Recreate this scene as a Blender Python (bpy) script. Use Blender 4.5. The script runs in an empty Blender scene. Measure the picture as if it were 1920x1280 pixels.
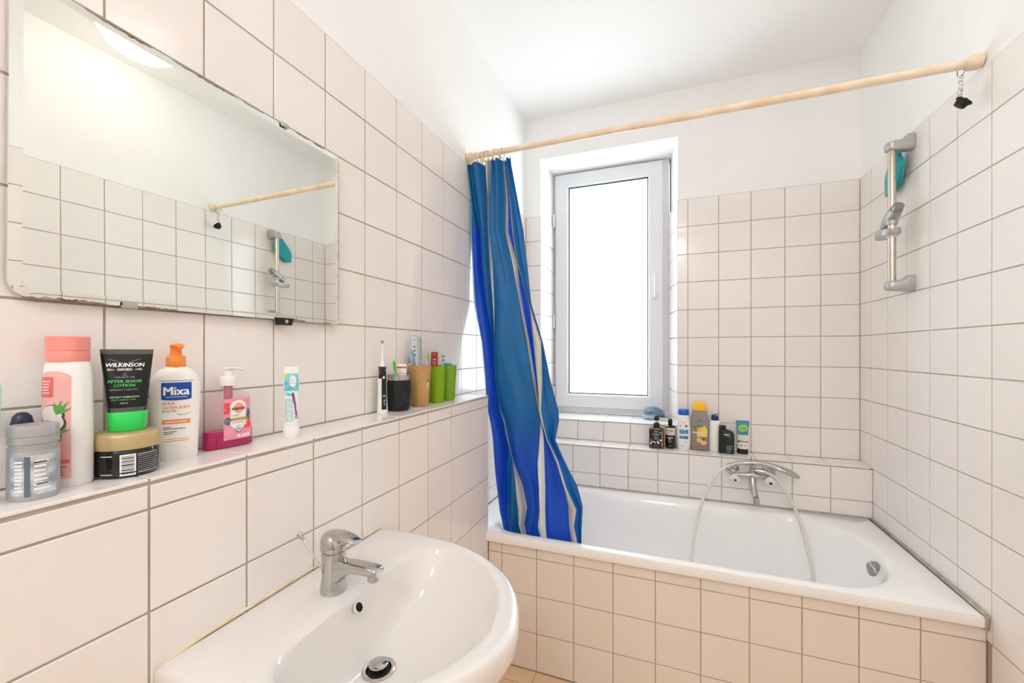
import bpy, bmesh, math, random
from mathutils import Vector, Matrix, Euler
random.seed(7)
S = bpy.context.scene
COL = S.collection
PI = math.pi

# ------------------------------------------------------------------ camera, sky, lamps, exposure
YAW = 0.3612
CAMZ = 1.303
cam_d = bpy.data.cameras.new('camera')
cam = bpy.data.objects.new('camera', cam_d); COL.objects.link(cam)
cam.location = (0, 0, CAMZ); cam.rotation_euler = (PI/2, 0, YAW)
cam_d.sensor_width = 36; cam_d.lens = 36*781.08/1920; cam_d.shift_y = 17.34/1920
cam_d.clip_start = 0.01
S.camera = cam

SKY = 6.5; LAMP_ROOM = 3.8; LAMP_DOOR = 13.0; LAMP_FILL = 42.0
world = bpy.data.worlds.new('overcast_sky'); S.world = world; world.use_nodes = True
bg = world.node_tree.nodes['Background']; bg.inputs[0].default_value = (0.86, 0.93, 1.0, 1); bg.inputs[1].default_value = SKY
pl = bpy.data.lights.new('window_portal', 'AREA'); pl.shape = 'RECTANGLE'; pl.size = 0.80; pl.size_y = 1.62
pl.cycles.is_portal = True
po = bpy.data.objects.new('window_portal', pl); COL.objects.link(po)
po.location = (-0.37, 2.86, 1.69); po.rotation_euler = (-PI/2, 0, 0)
S.view_settings.view_transform = 'Standard'; S.view_settings.look = 'None'
S.view_settings.gamma = 1; S.view_settings.use_curve_mapping = False
S.view_settings.exposure = 0.42
S.cycles.max_bounces = 14; S.cycles.diffuse_bounces = 9; S.cycles.glossy_bounces = 6
S.cycles.transparent_max_bounces = 24; S.cycles.transmission_bounces = 10
S.cycles.use_denoising = True; S.cycles.sample_clamp_indirect = 6

# ------------------------------------------------------------------ materials
def lin(c):
    return tuple(((v/255)/12.92 if v/255 <= 0.04045 else ((v/255+0.055)/1.055)**2.4) for v in c)
MATS = {}
def mat(name, rgb=(200,200,200), rough=0.5, metal=0.0, trans=0.0, coat=0.0, emis=None, ior=1.45, noise=None, bump=None, transl=0.0, clear=0.0, spec=None, sheen=0):
    if name in MATS: return MATS[name]
    m = bpy.data.materials.new(name); m.use_nodes = True
    nt = m.node_tree; b = nt.nodes['Principled BSDF']; out = nt.nodes['Material Output']
    c = lin(rgb)+(1,)
    b.inputs['Base Color'].default_value = c; b.inputs['Roughness'].default_value = rough
    b.inputs['Metallic'].default_value = metal; b.inputs['IOR'].default_value = ior
    b.inputs['Transmission Weight'].default_value = trans; b.inputs['Coat Weight'].default_value = coat
    b.inputs['Coat Roughness'].default_value = 0.05
    if sheen: b.inputs['Sheen Weight'].default_value = sheen
    if spec is not None: b.inputs['Specular IOR Level'].default_value = spec
    if emis:
        b.inputs['Emission Color'].default_value = lin(emis[0])+(1,); b.inputs['Emission Strength'].default_value = emis[1]
    tc = nt.nodes.new('ShaderNodeTexCoord')
    if noise:    # (second colour, scale, sharpness)
        n = nt.nodes.new('ShaderNodeTexNoise'); n.inputs['Scale'].default_value = noise[1]; n.inputs['Detail'].default_value = 6
        nt.links.new(tc.outputs['Object'], n.inputs['Vector'])
        r = nt.nodes.new('ShaderNodeValToRGB'); r.color_ramp.elements[0].position = 0.5-noise[2]; r.color_ramp.elements[1].position = 0.5+noise[2]
        r.color_ramp.elements[0].color = c; r.color_ramp.elements[1].color = lin(noise[0])+(1,)
        nt.links.new(n.outputs['Fac'], r.inputs['Fac']); nt.links.new(r.outputs['Color'], b.inputs['Base Color'])
    if bump:     # (scale, strength, distance)
        n = nt.nodes.new('ShaderNodeTexNoise'); n.inputs['Scale'].default_value = bump[0]; n.inputs['Detail'].default_value = 5
        nt.links.new(tc.outputs['Object'], n.inputs['Vector'])
        bu = nt.nodes.new('ShaderNodeBump'); bu.inputs['Strength'].default_value = bump[1]; bu.inputs['Distance'].default_value = bump[2]
        nt.links.new(n.outputs['Fac'], bu.inputs['Height']); nt.links.new(bu.outputs['Normal'], b.inputs['Normal'])
    last = b.outputs[0]
    if transl:
        t = nt.nodes.new('ShaderNodeBsdfTranslucent'); t.inputs[0].default_value = c
        mx = nt.nodes.new('ShaderNodeMixShader'); mx.inputs[0].default_value = transl
        nt.links.new(last, mx.inputs[1]); nt.links.new(t.outputs[0], mx.inputs[2]); last = mx.outputs[0]
    if clear:
        t = nt.nodes.new('ShaderNodeBsdfTransparent'); t.inputs[0].default_value = lin(tuple(min(255, v+30) for v in rgb))+(1,)
        mx = nt.nodes.new('ShaderNodeMixShader'); mx.inputs[0].default_value = clear
        nt.links.new(last, mx.inputs[1]); nt.links.new(t.outputs[0], mx.inputs[2]); last = mx.outputs[0]
    if transl or clear: nt.links.new(last, out.inputs[0])
    MATS[name] = m
    return m

def glass_mat(name, tint=(250,255,255), fac=0.9):
    m = bpy.data.materials.new(name); m.use_nodes = True; nt = m.node_tree; nt.nodes.clear()
    o = nt.nodes.new('ShaderNodeOutputMaterial'); t = nt.nodes.new('ShaderNodeBsdfTransparent'); t.inputs[0].default_value = lin(tint)+(1,)
    g = nt.nodes.new('ShaderNodeBsdfGlossy'); g.inputs['Roughness'].default_value = 0.03
    f0 = nt.nodes.new('ShaderNodeLayerWeight'); f0.inputs['Blend'].default_value = 0.35; f = nt.nodes.new('ShaderNodeMapRange'); f.inputs[3].default_value = 0.04; f.inputs[4].default_value = fac*0.45; nt.links.new(f0.outputs['Facing'], f.inputs[0]); mx = nt.nodes.new('ShaderNodeMixShader')
    nt.links.new(f.outputs[0], mx.inputs[0]); nt.links.new(t.outputs[0], mx.inputs[1]); nt.links.new(g.outputs[0], mx.inputs[2]); nt.links.new(mx.outputs[0], o.inputs[0])
    MATS[name] = m; return m

def tile_mat(name, a, b_, rough=0.1):
    m = bpy.data.materials.new(name); m.use_nodes = True; nt = m.node_tree; b = nt.nodes['Principled BSDF']
    oi = nt.nodes.new('ShaderNodeObjectInfo'); r = nt.nodes.new('ShaderNodeValToRGB')
    r.color_ramp.elements[0].color = lin(a)+(1,); r.color_ramp.elements[1].color = lin(b_)+(1,)
    nt.links.new(oi.outputs['Random'], r.inputs['Fac'])
    tc = nt.nodes.new('ShaderNodeTexCoord'); n = nt.nodes.new('ShaderNodeTexNoise'); n.inputs['Scale'].default_value = 60; n.inputs['Detail'].default_value = 3
    nt.links.new(tc.outputs['Object'], n.inputs['Vector'])
    mx = nt.nodes.new('ShaderNodeMix'); mx.data_type = 'RGBA'; mx.blend_type = 'MULTIPLY'; mx.inputs['Factor'].default_value = 0.06
    nt.links.new(r.outputs['Color'], mx.inputs[6]); nt.links.new(n.outputs['Color'], mx.inputs[7]); nt.links.new(mx.outputs[2], b.inputs['Base Color'])
    n2 = nt.nodes.new('ShaderNodeTexNoise'); n2.inputs['Scale'].default_value = 9; n2.inputs['Detail'].default_value = 1
    nt.links.new(tc.outputs['Object'], n2.inputs['Vector'])
    bu = nt.nodes.new('ShaderNodeBump'); bu.inputs['Strength'].default_value = 0.12; bu.inputs['Distance'].default_value = 0.004
    nt.links.new(n2.outputs['Fac'], bu.inputs['Height']); nt.links.new(bu.outputs['Normal'], b.inputs['Normal'])
    b.inputs['Roughness'].default_value = rough; b.inputs['Coat Weight'].default_value = 0.0
    MATS[name] = m; return m

TILE = tile_mat('glazed_wall_tile', (246,240,236), (248,243,239), 0.13)
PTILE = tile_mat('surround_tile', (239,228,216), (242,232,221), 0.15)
FTILE = tile_mat('floor_tile', (230,198,160), (236,206,170), 0.3)
GROUT = mat('cement_grout', (190,182,172), 0.9, noise=((168,156,140), 9, 0.25), bump=(300, 0.4, 0.001))
PLAST = mat('painted_plaster', (250,250,249), 0.85, noise=((245,245,244), 3, 0.3), bump=(38, 0.25, 0.006))
CEIL = mat('ceiling_plaster', (250,250,250), 0.9, bump=(30, 0.2, 0.006))
CERAM = mat('sanitary_ceramic', (233,229,225), 0.07, coat=0.3)
ENAM = mat('bath_enamel', (248,247,246), 0.1, coat=0.3)
CHROME = mat('chrome', (192,190,187), 0.09, 1.0)
CHROME2 = mat('worn_chrome', (196,192,184), 0.22, 1.0)
SATIN = mat('satin_silver_plastic', (186,186,184), 0.3, 0.6)
PVC = mat('white_pvc', (226,226,228), 0.3)
PVCW = mat('white_plastic', (244,243,240), 0.3)
RUB = mat('black_rubber', (22,22,22), 0.6)
BLACK = mat('black_plastic', (20,22,22), 0.3)
DARK = mat('dark_gap', (12,12,12), 0.8)
SEAL = mat('yellowed_sealant', (240,230,210), 0.5, noise=((232,208,166), 25, 0.12))
SEALG = mat('grey_sealant', (190,182,170), 0.6, noise=((160,148,132), 30, 0.2))
STAIN = mat('desilvered_brown_edge', (96,66,50), 0.6, noise=((176,160,140), 40, 0.12))
GLASS = glass_mat('window_glass')
CLEARP = glass_mat('clear_plastic', (254,251,252), 0.2)
MIRR = mat('mirror_silver', (243,245,240), 0.0, 1.0)
INK = mat('print_black', (30,30,34), 0.5)
WHT = mat('print_white', (245,245,245), 0.4)

# ------------------------------------------------------------------ mesh builder
class B:
    def __init__(s): s.v = []; s.f = []; s.fm = []; s.m = []; s.uv = None
    def slot(s, m):
        if m not in s.m: s.m.append(m)
        return s.m.index(m)
    def add(s, vs, fs, m):
        o = len(s.v); k = s.slot(m); s.v += [tuple(v) for v in vs]
        for f in fs: s.f.append(tuple(i+o for i in f)); s.fm.append(k)
        return o
    def box(s, c, d, m, bev=0.0, rot=None):
        x, y, z = d[0]/2, d[1]/2, d[2]/2
        bm = bmesh.new(); bmesh.ops.create_cube(bm, size=1)
        for v in bm.verts: v.co = Vector((v.co.x*2*x, v.co.y*2*y, v.co.z*2*z))
        if bev: bmesh.ops.bevel(bm, geom=bm.edges[:], offset=bev, segments=2, profile=0.6, affect='EDGES')
        s.bm(bm, m, Matrix.Translation(c) @ (rot.to_matrix().to_4x4() if rot is not None else Matrix()))
    def bm(s, bm, m, M=Matrix()):
        bm.verts.index_update(); s.add([M @ v.co for v in bm.verts], [[v.index for v in f.verts] for f in bm.faces], m); bm.free()
    def loft(s, rings, m, cap0=True, cap1=True, closed=True):
        n = len(rings[0]); vs = [p for r in rings for p in r]; fs = []
        for i in range(len(rings)-1):
            for j in range(n if closed else n-1):
                a = i*n+j; b = i*n+(j+1) % n; fs.append((a, b, b+n, a+n))
        if cap0: fs.append(tuple(range(n-1, -1, -1)))
        if cap1: fs.append(tuple(range((len(rings)-1)*n, len(rings)*n)))
        s.add(vs, fs, m)
    def lathe(s, prof, m, n=32, c=(0,0,0), axis='z', cap=True, M=None):
        rings = []
        for r, z in prof:
            rings.append([Vector((r*math.cos(2*PI*k/n), r*math.sin(2*PI*k/n), z)) for k in range(n)])
        if M is None:
            M = Matrix.Translation(c)
            if axis == 'x': M = M @ Matrix.Rotation(PI/2, 4, 'Y')
            if axis == 'y': M = M @ Matrix.Rotation(-PI/2, 4, 'X')
            if axis == '-y': M = M @ Matrix.Rotation(PI/2, 4, 'X')
        s.loft([[M @ p for p in r] for r in rings], m, cap, cap)
    def tube(s, pts, r, m, n=12, cap=True):
        pts = [Vector(p) for p in pts]; N = len(pts); rs = r if isinstance(r, (list, tuple)) else [r]*N
        up = None; rings = []
        for i in range(N):
            t = (pts[min(i+1, N-1)]-pts[max(i-1, 0)]).normalized()
            if up is None:
                up = Vector((0,0,1)) if abs(t.z) < 0.9 else Vector((1,0,0))
            a = (up - t*up.dot(t)).normalized(); up = a; b = t.cross(a)
            rr = rs[i]; ra, rb = rr if isinstance(rr, tuple) else (rr, rr)
            rings.append([pts[i]+a*ra*math.cos(2*PI*k/n)+b*rb*math.sin(2*PI*k/n) for k in range(n)])
        s.loft(rings, m, cap, cap)
    def torus(s, c, R, r, m, M=Matrix(), n=24, k=8):
        vs = []; fs = []
        for i in range(n):
            a = 2*PI*i/n
            for j in range(k):
                b = 2*PI*j/k; vs.append(Vector(c)+M @ Vector(((R+r*math.cos(b))*math.cos(a), (R+r*math.cos(b))*math.sin(a), r*math.sin(b))))
        for i in range(n):
            for j in range(k):
                fs.append((i*k+j, ((i+1) % n)*k+j, ((i+1) % n)*k+(j+1) % k, i*k+(j+1) % k))
        s.add(vs, fs, m)
    def build(s, name, parent=None, smooth=40, loc=None, rz=0, uv=None):
        me = bpy.data.meshes.new(name); me.from_pydata(s.v, [], s.f)
        for m in s.m: me.materials.append(m)
        me.polygons.foreach_set('material_index', s.fm)
        if smooth:
            me.polygons.foreach_set('use_smooth', [True]*len(me.polygons)); me.update()
            me.set_sharp_from_angle(angle=math.radians(smooth))
        if uv:
            l = me.uv_layers.new(name='UVMap')
            for i, lp in enumerate(me.loops): l.data[i].uv = uv[lp.vertex_index]
        me.update()
        o = bpy.data.objects.new(name, me); COL.objects.link(o)
        if parent: o.parent = parent
        if loc is not None: o.location = loc
        o.rotation_euler.z = rz
        return o

def tag(o, label, cat=None, group=None):
    o['label'] = label
    if cat: o['category'] = cat
    if group: o['group'] = group
    return o
def thing(name, loc, label, cat, group=None, rz=0, rot=None):
    o = bpy.data.objects.new(name, None); o.empty_display_size = 0.02; COL.objects.link(o)
    o.location = loc; o.rotation_euler = rot if rot else (0, 0, rz)
    return tag(o, label, cat, group)
def struct(o, label=None):
    o['kind'] = 'structure'
    if label: o['label'] = label
    return o
def face_cam(x, y): return math.atan2(-x, y)

def sring(rx, ry, z, n=2.0, N=36, cx=0, cy=0):
    out = []
    for k in range(N):
        a = 2*PI*k/N; c, s = math.cos(a), math.sin(a)
        out.append(Vector((cx+rx*math.copysign(abs(c)**(2/n), c), cy+ry*math.copysign(abs(s)**(2/n), s), z)))
    return out

class Shape:
    """superellipse section body; profile [(z, rx, ry)], front is -y"""
    def __init__(s, prof, n=2.5): s.p = prof; s.n = n
    def at(s, z):
        p = s.p
        if z <= p[0][0]: return p[0][1:]
        for a, b in zip(p, p[1:]):
            if z <= b[0]:
                t = (z-a[0])/max(1e-9, b[0]-a[0]); return (a[1]+(b[1]-a[1])*t, a[2]+(b[2]-a[2])*t)
        return p[-1][1:]
    def y(s, x, z, e=0.0003):
        rx, ry = s.at(z); t = min(0.999, abs(x/rx))
        return -ry*(1-t**s.n)**(1/s.n)-e
    def body(s, b, m, N=40, cap0=True, cap1=True):
        b.loft([sring(rx, ry, z, s.n, N) for z, rx, ry in s.p], m, cap0, cap1)
    def P(s, x, z, e): return (x, s.y(x, z, e), z)
    def rect(s, b, x0, x1, z0, z1, m, e=0.0003, nx=8, nz=5, skew=0):
        vs = []; fs = []
        for j in range(nz+1):
            for i in range(nx+1):
                x = x0+(x1-x0)*i/nx; z = z0+(z1-z0)*j/nz; vs.append(s.P(x+skew*(z-z0), z, e))
        for j in range(nz):
            for i in range(nx):
                a = j*(nx+1)+i; fs.append((a, a+1, a+nx+2, a+nx+1))
        b.add(vs, fs, m)
    def ell(s, b, cx, cz, rx, rz, m, e=0.0004, n=20, rot=0, k0=0, k1=1):
        vs = [s.P(cx, cz, e)]; fs = []
        for r in (0.33, 0.67, 1.0):
            for k in range(n+1):
                a = 2*PI*(k0+(k1-k0)*k/n); x = rx*r*math.cos(a); z = rz*r*math.sin(a)
                vs.append(s.P(cx+x*math.cos(rot)-z*math.sin(rot), cz+x*math.sin(rot)+z*math.cos(rot), e))
        for k in range(n):
            fs.append((0, 1+k, 2+k))
            for q in range(2): a = 1+q*(n+1)+k; c = a+n+1; fs.append((a, c, c+1, a+1))
        b.add(vs, fs, m)
    def poly(s, b, pts, m, e=0.0004):
        cx = sum(p[0] for p in pts)/len(pts); cz = sum(p[1] for p in pts)/len(pts)
        vs = [s.P(cx, cz, e)]+[s.P(cx+(x-cx)*0.5, cz+(z-cz)*0.5, e) for x, z in pts]+[s.P(x, z, e) for x, z in pts]
        n = len(pts); fs = []
        for k in range(n):
            k2 = (k+1) % n; fs.append((0, 1+k, 1+k2)); fs.append((1+k, 1+n+k, 1+n+k2, 1+k2))
        b.add(vs, fs, m)
    def text(s, b, st, x, z, h, m, w=None, rot=0, e=0.0005, bold=0.0, italic=0.0):
        if bold:
            for dx in (-0.05, 0.05): s.text(b, st, x+dx*h*math.cos(rot), z+dx*h*math.sin(rot), h, m, (w-0.1*h) if w else None, rot, e, 0, italic)
        vs, fs, W = text_mesh(st, 0.0)
        sx = (w/W) if w else h
        out = []
        for a, c in vs:
            X = (a-W/2)*sx + italic*c*h; Z = c*h
            out.append(s.P(x+X*math.cos(rot)-Z*math.sin(rot), z+X*math.sin(rot)+Z*math.cos(rot), e))
        b.add(out, fs, m)
    def bars(s, b, x0, x1, z0, z1, n, m, e=0.0004, gap=0.5, jag=0.25):
        """lines of small print too fine to read"""
        for i in range(n):
            z = z1-(z1-z0)*(i+0.5)/n; hh = (z1-z0)/n*gap/2
            s.rect(b, x0, x1-random.random()*jag*(x1-x0), z-hh, z+hh, m, e, 6, 1)

_T = {}
def text_mesh(st, bold=0.0):
    bold = min(bold, 0.012); k = (st, bold)
    if k in _T: return _T[k]
    cu = bpy.data.curves.new('t', 'FONT'); cu.body = st; cu.size = 1.0; cu.resolution_u = 2; cu.offset = bold; cu.fill_mode = 'FRONT'
    ob = bpy.data.objects.new('t', cu); COL.objects.link(ob)
    dg = bpy.context.evaluated_depsgraph_get(); oe = ob.evaluated_get(dg); me = oe.to_mesh()
    vs = [(v.co.x/0.7, v.co.y/0.7) for v in me.vertices]; fs = [tuple(p.vertices) for p in me.polygons]
    oe.to_mesh_clear(); bpy.data.objects.remove(ob); bpy.data.curves.remove(cu)
    x0 = min(v[0] for v in vs); x1 = max(v[0] for v in vs)
    vs = [(a-x0, c) for a, c in vs]
    _T[k] = (vs, fs, x1-x0); return _T[k]
# all lettering is built before the scene fills up, so that each look-up stays quick
for _s in ('WILKINSON','SWORD','SENSITIVE','AFTER SHAVE','LOTION','PEPPERMINT + MENTHOL','INSTANT HYDRATION','NON-GREASY FEEL','125 ml','Mixa','SHEA','ULTRA-SOFT','Body Milk','SAGROTAN','HYGIENE','Odol-med3','SOFT','WHITE','100','MENZ','shampoo','BODY','LOTION','CIEN','HAIR & BODY','COCONUT','OIL','VITAMIN','Shampoo','Dusche','alverde'):
    text_mesh(_s, 0.0)

# ------------------------------------------------------------------ room numbers (metres)
XL, XR, YB, ZC = -0.8423, 0.8614, 2.4752, 2.741
YF = -1.85
T = 0.152; ZT = 2.135
LX, LZ = -0.7177, 1.115            # ledge along the left wall
PY = 1.6164                        # face of the bath surround
BY, BZ = 2.3397, 0.773             # ledge behind the bath
RIM = 0.543
NX0, NX1, NZ0, NZ1 = -0.745, 0.0412, 0.892, 2.486   # window niche at the wall face
FY = 2.735                         # window frame plane
NBX0, NBX1 = -0.728, -0.004        # niche at the frame
GR = 0.0016                        # joint depth
JO = 0.0037

def edges(a, b, g0, step=T, tol=0.012):
    out = [a]; n = math.ceil((a-g0)/step)
    while g0+n*step < b-tol:
        x = g0+n*step
        if x > a+tol: out.append(x)
        n += 1
    out.append(b); return out
_TM = {}
def tile_mesh(w, h, m):
    k = (round(w, 4), round(h, 4), m.name)
    if k in _TM: return _TM[k]
    x, y = w/2, h/2; c = 0.0008; b = B()
    vs = [(-x,-y,-0.0045),(x,-y,-0.0045),(x,y,-0.0045),(-x,y,-0.0045),(-x,-y,-c),(x,-y,-c),(x,y,-c),(-x,y,-c),(-x+c,-y+c,0),(x-c,-y+c,0),(x-c,y-c,0),(-x+c,y-c,0)]
    fs = [(0,1,5,4),(1,2,6,5),(2,3,7,6),(3,0,4,7),(4,5,9,8),(5,6,10,9),(6,7,11,10),(7,4,8,11),(8,9,10,11)]
    me = bpy.data.meshes.new('tile'); me.from_pydata(vs, [], fs); me.materials.append(m); me.update()
    _TM[k] = me; return me
def tiles(parent, o, U, V, us, vs, m=None, skip=None, joint=JO, tilt=0.0022):
    m = m or TILE
    U = Vector(U).normalized(); V = Vector(V).normalized(); N = U.cross(V); R = Matrix((U, V, N)).transposed()
    for a, b in zip(us, us[1:]):
        for c, d in zip(vs, vs[1:]):
            if skip and skip((a+b)/2, (c+d)/2): continue
            w, h = b-a-joint, d-c-joint
            if w < 0.004 or h < 0.004: continue
            ob = bpy.data.objects.new('tile', tile_mesh(w, h, m)); COL.objects.link(ob); ob.parent = parent
            q = R @ Euler((random.gauss(0, tilt), random.gauss(0, tilt), 0)).to_matrix()
            ob.location = Vector(o)+U*((a+b)/2)+V*((c+d)/2); ob.rotation_euler = q.to_euler()

# ------------------------------------------------------------------ structure
def wall_slab(name, p0, p1, parent=None, split=ZT, axis=None, low=GROUT, up=PLAST):
    """a solid slab from p0 to p1, grout-coloured below the tile line and plaster above"""
    b = B()
    for z0, z1, m in ((p0[2], split, low), (split, p1[2], up)):
        if z1 > z0+1e-6:
            b.box(((p0[0]+p1[0])/2, (p0[1]+p1[1])/2, (z0+z1)/2), (p1[0]-p0[0], p1[1]-p0[1], z1-z0), m)
    return struct(b.build(name, parent, smooth=0))
TH = 0.12
wl = wall_slab('wall_left', (XL-GR-TH, YF, 0), (XL-GR, YB+0.3, ZC))
wr = wall_slab('wall_right', (XR+GR, YF, 0), (XR+GR+TH, YB+0.3, ZC))
wf = wall_slab('wall_front', (XL-TH, YF-TH, 0), (XR+TH, YF, ZC), split=0.0)
cb = B(); cb.box((0, (YF+YB)/2, ZC+0.05), (XR-XL+2*TH, YB-YF+0.6+TH, 0.10), CEIL); struct(cb.build('ceiling', smooth=0))
fb = B(); fb.box((0, (YF+YB)/2, -0.05-GR), (XR-XL+2*TH, YB-YF+0.6+TH, 0.10), GROUT); fl = struct(fb.build('floor', smooth=0))
# back wall with a splayed window niche
b = B(); yb = YB+GR; yo = FY+0.10
def quad(p, m): b.add(p, [(0,1,2,3)], m)
def xz(x0, x1, z0, z1, y, m): quad([(x0,y,z0),(x1,y,z0),(x1,y,z1),(x0,y,z1)], m)
xa, xb = XL-GR-0.02, XR+GR+0.02
nx0, nx1 = NX0-GR, NX1+GR; nb0, nb1 = NBX0-GR, NBX1+GR
for x0, x1 in ((xa, nx0), (nx1, xb)):
    xz(x0, x1, 0, ZT, yb, GROUT); xz(x0, x1, ZT, ZC, yb, PLAST)
xz(nx0, nx1, 0, NZ0-GR, yb, GROUT); xz(nx0, nx1, NZ1, ZC, yb, PLAST)
for (za, zb, m) in ((NZ0-GR, ZT, GROUT), (ZT, NZ1, PLAST)):
    quad([(nx0,yb,za),(nb0,yo,za),(nb0,yo,zb),(nx0,yb,zb)], m)
    quad([(nx1,yb,zb),(nb1,yo,zb),(nb1,yo,za),(nx1,yb,za)], m)
quad([(nx0,yb,NZ0-GR),(nx1,yb,NZ0-GR),(nb1,yo,NZ0-GR),(nb0,yo,NZ0-GR)], GROUT)
quad([(nx0,yb,NZ1),(nb0,yo,NZ1),(nb1,yo,NZ1),(nx1,yb,NZ1)], PLAST)
for x0, x1, z0, z1 in ((xa,nb0,0,ZC),(nb1,xb,0,ZC),(nb0,nb1,0,NZ0-GR),(nb0,nb1,NZ1,ZC)):
    quad([(x1,yo,z0),(x0,yo,z0),(x0,yo,z1),(x1,yo,z1)], PLAST)
wb = struct(b.build('wall_back', smooth=0))

gz = lambda a, b_: edges(a, b_, ZT, T)
# left wall above the ledge, and down to the bath rim behind it
tiles(wl, (XL,0,0), (0,1,0), (0,0,1), edges(-1.0, YB, 0.392), gz(LZ, ZT))
tiles(wl, (XL,0,0), (0,1,0), (0,0,1), edges(PY, BY, 0.392), gz(RIM, LZ))
# right wall
tiles(wr, (XR,0,0), (0,-1,0), (0,0,1), [-y for y in reversed(edges(-0.90, YB, 1.598))], edges(0, ZT, ZT), skip=lambda u, v: (-u > PY-0.01 and v < RIM-0.06))
# back wall: left of the niche, under the sill, right of the niche
tiles(wb, (0,YB,0), (1,0,0), (0,0,1), [XL, NX0], gz(BZ, ZT))
tiles(wb, (0,YB,0), (1,0,0), (0,0,1), edges(NX0, NX1, 0.0946), [BZ, NZ0-0.007])
tiles(wb, (0,YB,0), (1,0,0), (0,0,1), edges(NX1, XR, 0.0946), gz(BZ, ZT))
# niche reveals and sill
dl = Vector((NBX0-NX0, FY-YB, 0)); dr = Vector((NX1-NBX1, YB-FY, 0))
tiles(wb, (NX0,YB,0), dl, (0,0,1), [0,0.15,dl.length], gz(NZ0, ZT))
# U x V must face into the niche, so the left reveal runs from front to back and the right one back to front
tiles(wb, (NBX1,FY,0), dr, (0,0,1), [0,dr.length-0.15,dr.length], gz(NZ0, ZT))
tiles(wb, (0,YB,NZ0), (1,0,0), (0,1,0), edges(NX0, NX1, 0.0946), [-0.004,0.15,FY-YB], skip=lambda u, v: v > 0.15 and u < NBX0)

# ledge boxed along the left wall
b = B(); b.box(((XL-GR+LX-GR)/2, (YF+PY)/2, (LZ-GR)/2), (LX-XL, PY-YF-0.001, LZ-GR), GROUT)
tr1 = struct(b.build('trim_1', smooth=0), 'tiled half-height ledge running along the left wall')
zs = sorted([LZ-0.009, 1.069]+[1.069-T*n for n in range(1, 8)]); zs[0] = 0.0
tiles(tr1, (LX,0,0), (0,1,0), (0,0,1), edges(YF, PY, 0.3861), zs)
tiles(tr1, (0,0,LZ), (1,0,0), (0,1,0), [XL, LX+0.0015], edges(YF, PY+0.0015, 0.3861))
# its end that faces into the bath
tiles(tr1, (0,PY,0), (-1,0,0), (0,0,1), [-LX, -XL], gz(RIM, LZ-0.009))
# ledge behind the bath
b = B(); b.box((0.01, (BY+GR+YB+GR)/2, (BZ-GR)/2), (XR-XL-0.02, YB-BY, BZ-GR), GROUT)
tr2 = struct(b.build('trim_2', smooth=0), 'low tiled ledge between the bath and the window wall')
tiles(tr2, (0,BY,0), (1,0,0), (0,0,1), edges(XL, XR, 0.0946), [RIM, 0.617, BZ-0.008])
tiles(tr2, (0,0,BZ), (1,0,0), (0,1,0), edges(XL, XR, 0.0946), [BY-0.0015, YB])
# surround under the bath rim
b = B(); b.box(((LX+XR)/2, PY+GR+0.03, 0.25), (XR-LX, 0.06, 0.50), GROUT)
tr3 = struct(b.build('trim_3', smooth=0), 'tiled surround under the front of the bath')
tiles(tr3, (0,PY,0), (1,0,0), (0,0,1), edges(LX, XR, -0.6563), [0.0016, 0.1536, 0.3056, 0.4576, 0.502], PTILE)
# floor tiles
tiles(fl, (0,0,0), (1,0,0), (0,1,0), edges(LX, XR, -0.6563), [YF]+[1.54-T*n for n in range(22, -1, -1)]+[PY], FTILE)

# window
win = thing('window_1', (0, FY, 0), 'tall white plastic window in the tiled niche', 'window'); struct(win); del win['category']
def frame(name, x0, x1, z0, z1, w, y0, y1, m, parent, bev=0.004, wl_=None):
    """mitred rectangular frame; section with a sloped inner lip"""
    b = B(); wv = wl_ or w
    sec = [(0, y1), (0, y0+bev), (bev, y0), (w-0.012, y0), (w-0.006, y0+0.004), (w, y0+0.012), (w, y1)]
    cor = [(x0, z0, 1, 1), (x1, z0, -1, 1), (x1, z1, -1, -1), (x0, z1, 1, -1)]
    rings = [[Vector((cx+dx*a, y, cz+dz*a)) for a, y in sec] for cx, cz, dx, dz in cor]
    n = len(sec); vs = [p for r in rings for p in r]; fs = []
    for i in range(4):
        for j in range(n):
            a = i*n+j; c = i*n+(j+1) % n; d = ((i+1) % 4)*n+j; e = ((i+1) % 4)*n+(j+1) % n
            fs.append((a, d, e, c))
    b.add(vs, fs, m); return b.build(name, parent, smooth=30)
frame('frame', NBX0-0.004, NBX1+0.004, NZ0, NZ1-0.001, 0.05, 0.0, 0.075, PVC, win)
sash = frame('sash', -0.715, -0.036, 0.933, 2.474, 0.088, -0.022, 0.05, PVC, win)
b = B(); gx0, gx1, gz0, gz1 = -0.624, -0.127, 1.024, 2.383
for x0, x1, z0, z1 in ((gx0-.004,gx1+.004,gz0-.004,gz0+.003),(gx0-.004,gx1+.004,gz1-.003,gz1+.004),(gx0-.004,gx0+.003,gz0,gz1),(gx1-.003,gx1+.004,gz0,gz1)):
    b.box(((x0+x1)/2, 0.0, (z0+z1)/2), (x1-x0, 0.012, z1-z0), RUB)
b.build('gasket', sash, smooth=0)
b = B(); b.box(((gx0+gx1)/2, 0.008, (gz0+gz1)/2), (gx1-gx0, 0.004, gz1-gz0), GLASS); b.build('pane', sash, smooth=0)
hd = B(); hd.box((-0.080, -0.028, 1.645), (0.026, 0.012, 0.06), PVC, 0.005); hp = hd.build('handle', win)
h2 = B(); h2.tube([(-0.080,-0.03,1.637),(-0.080,-0.060,1.637),(-0.080,-0.066,1.648),(-0.080,-0.066,1.70),(-0.080,-0.062,1.775)], [(0.008,0.008),(0.008,0.008),(0.009,0.007),(0.011,0.007),(0.010,0.006)], PVC, 10)
h2.build('lever', hp)
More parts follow.
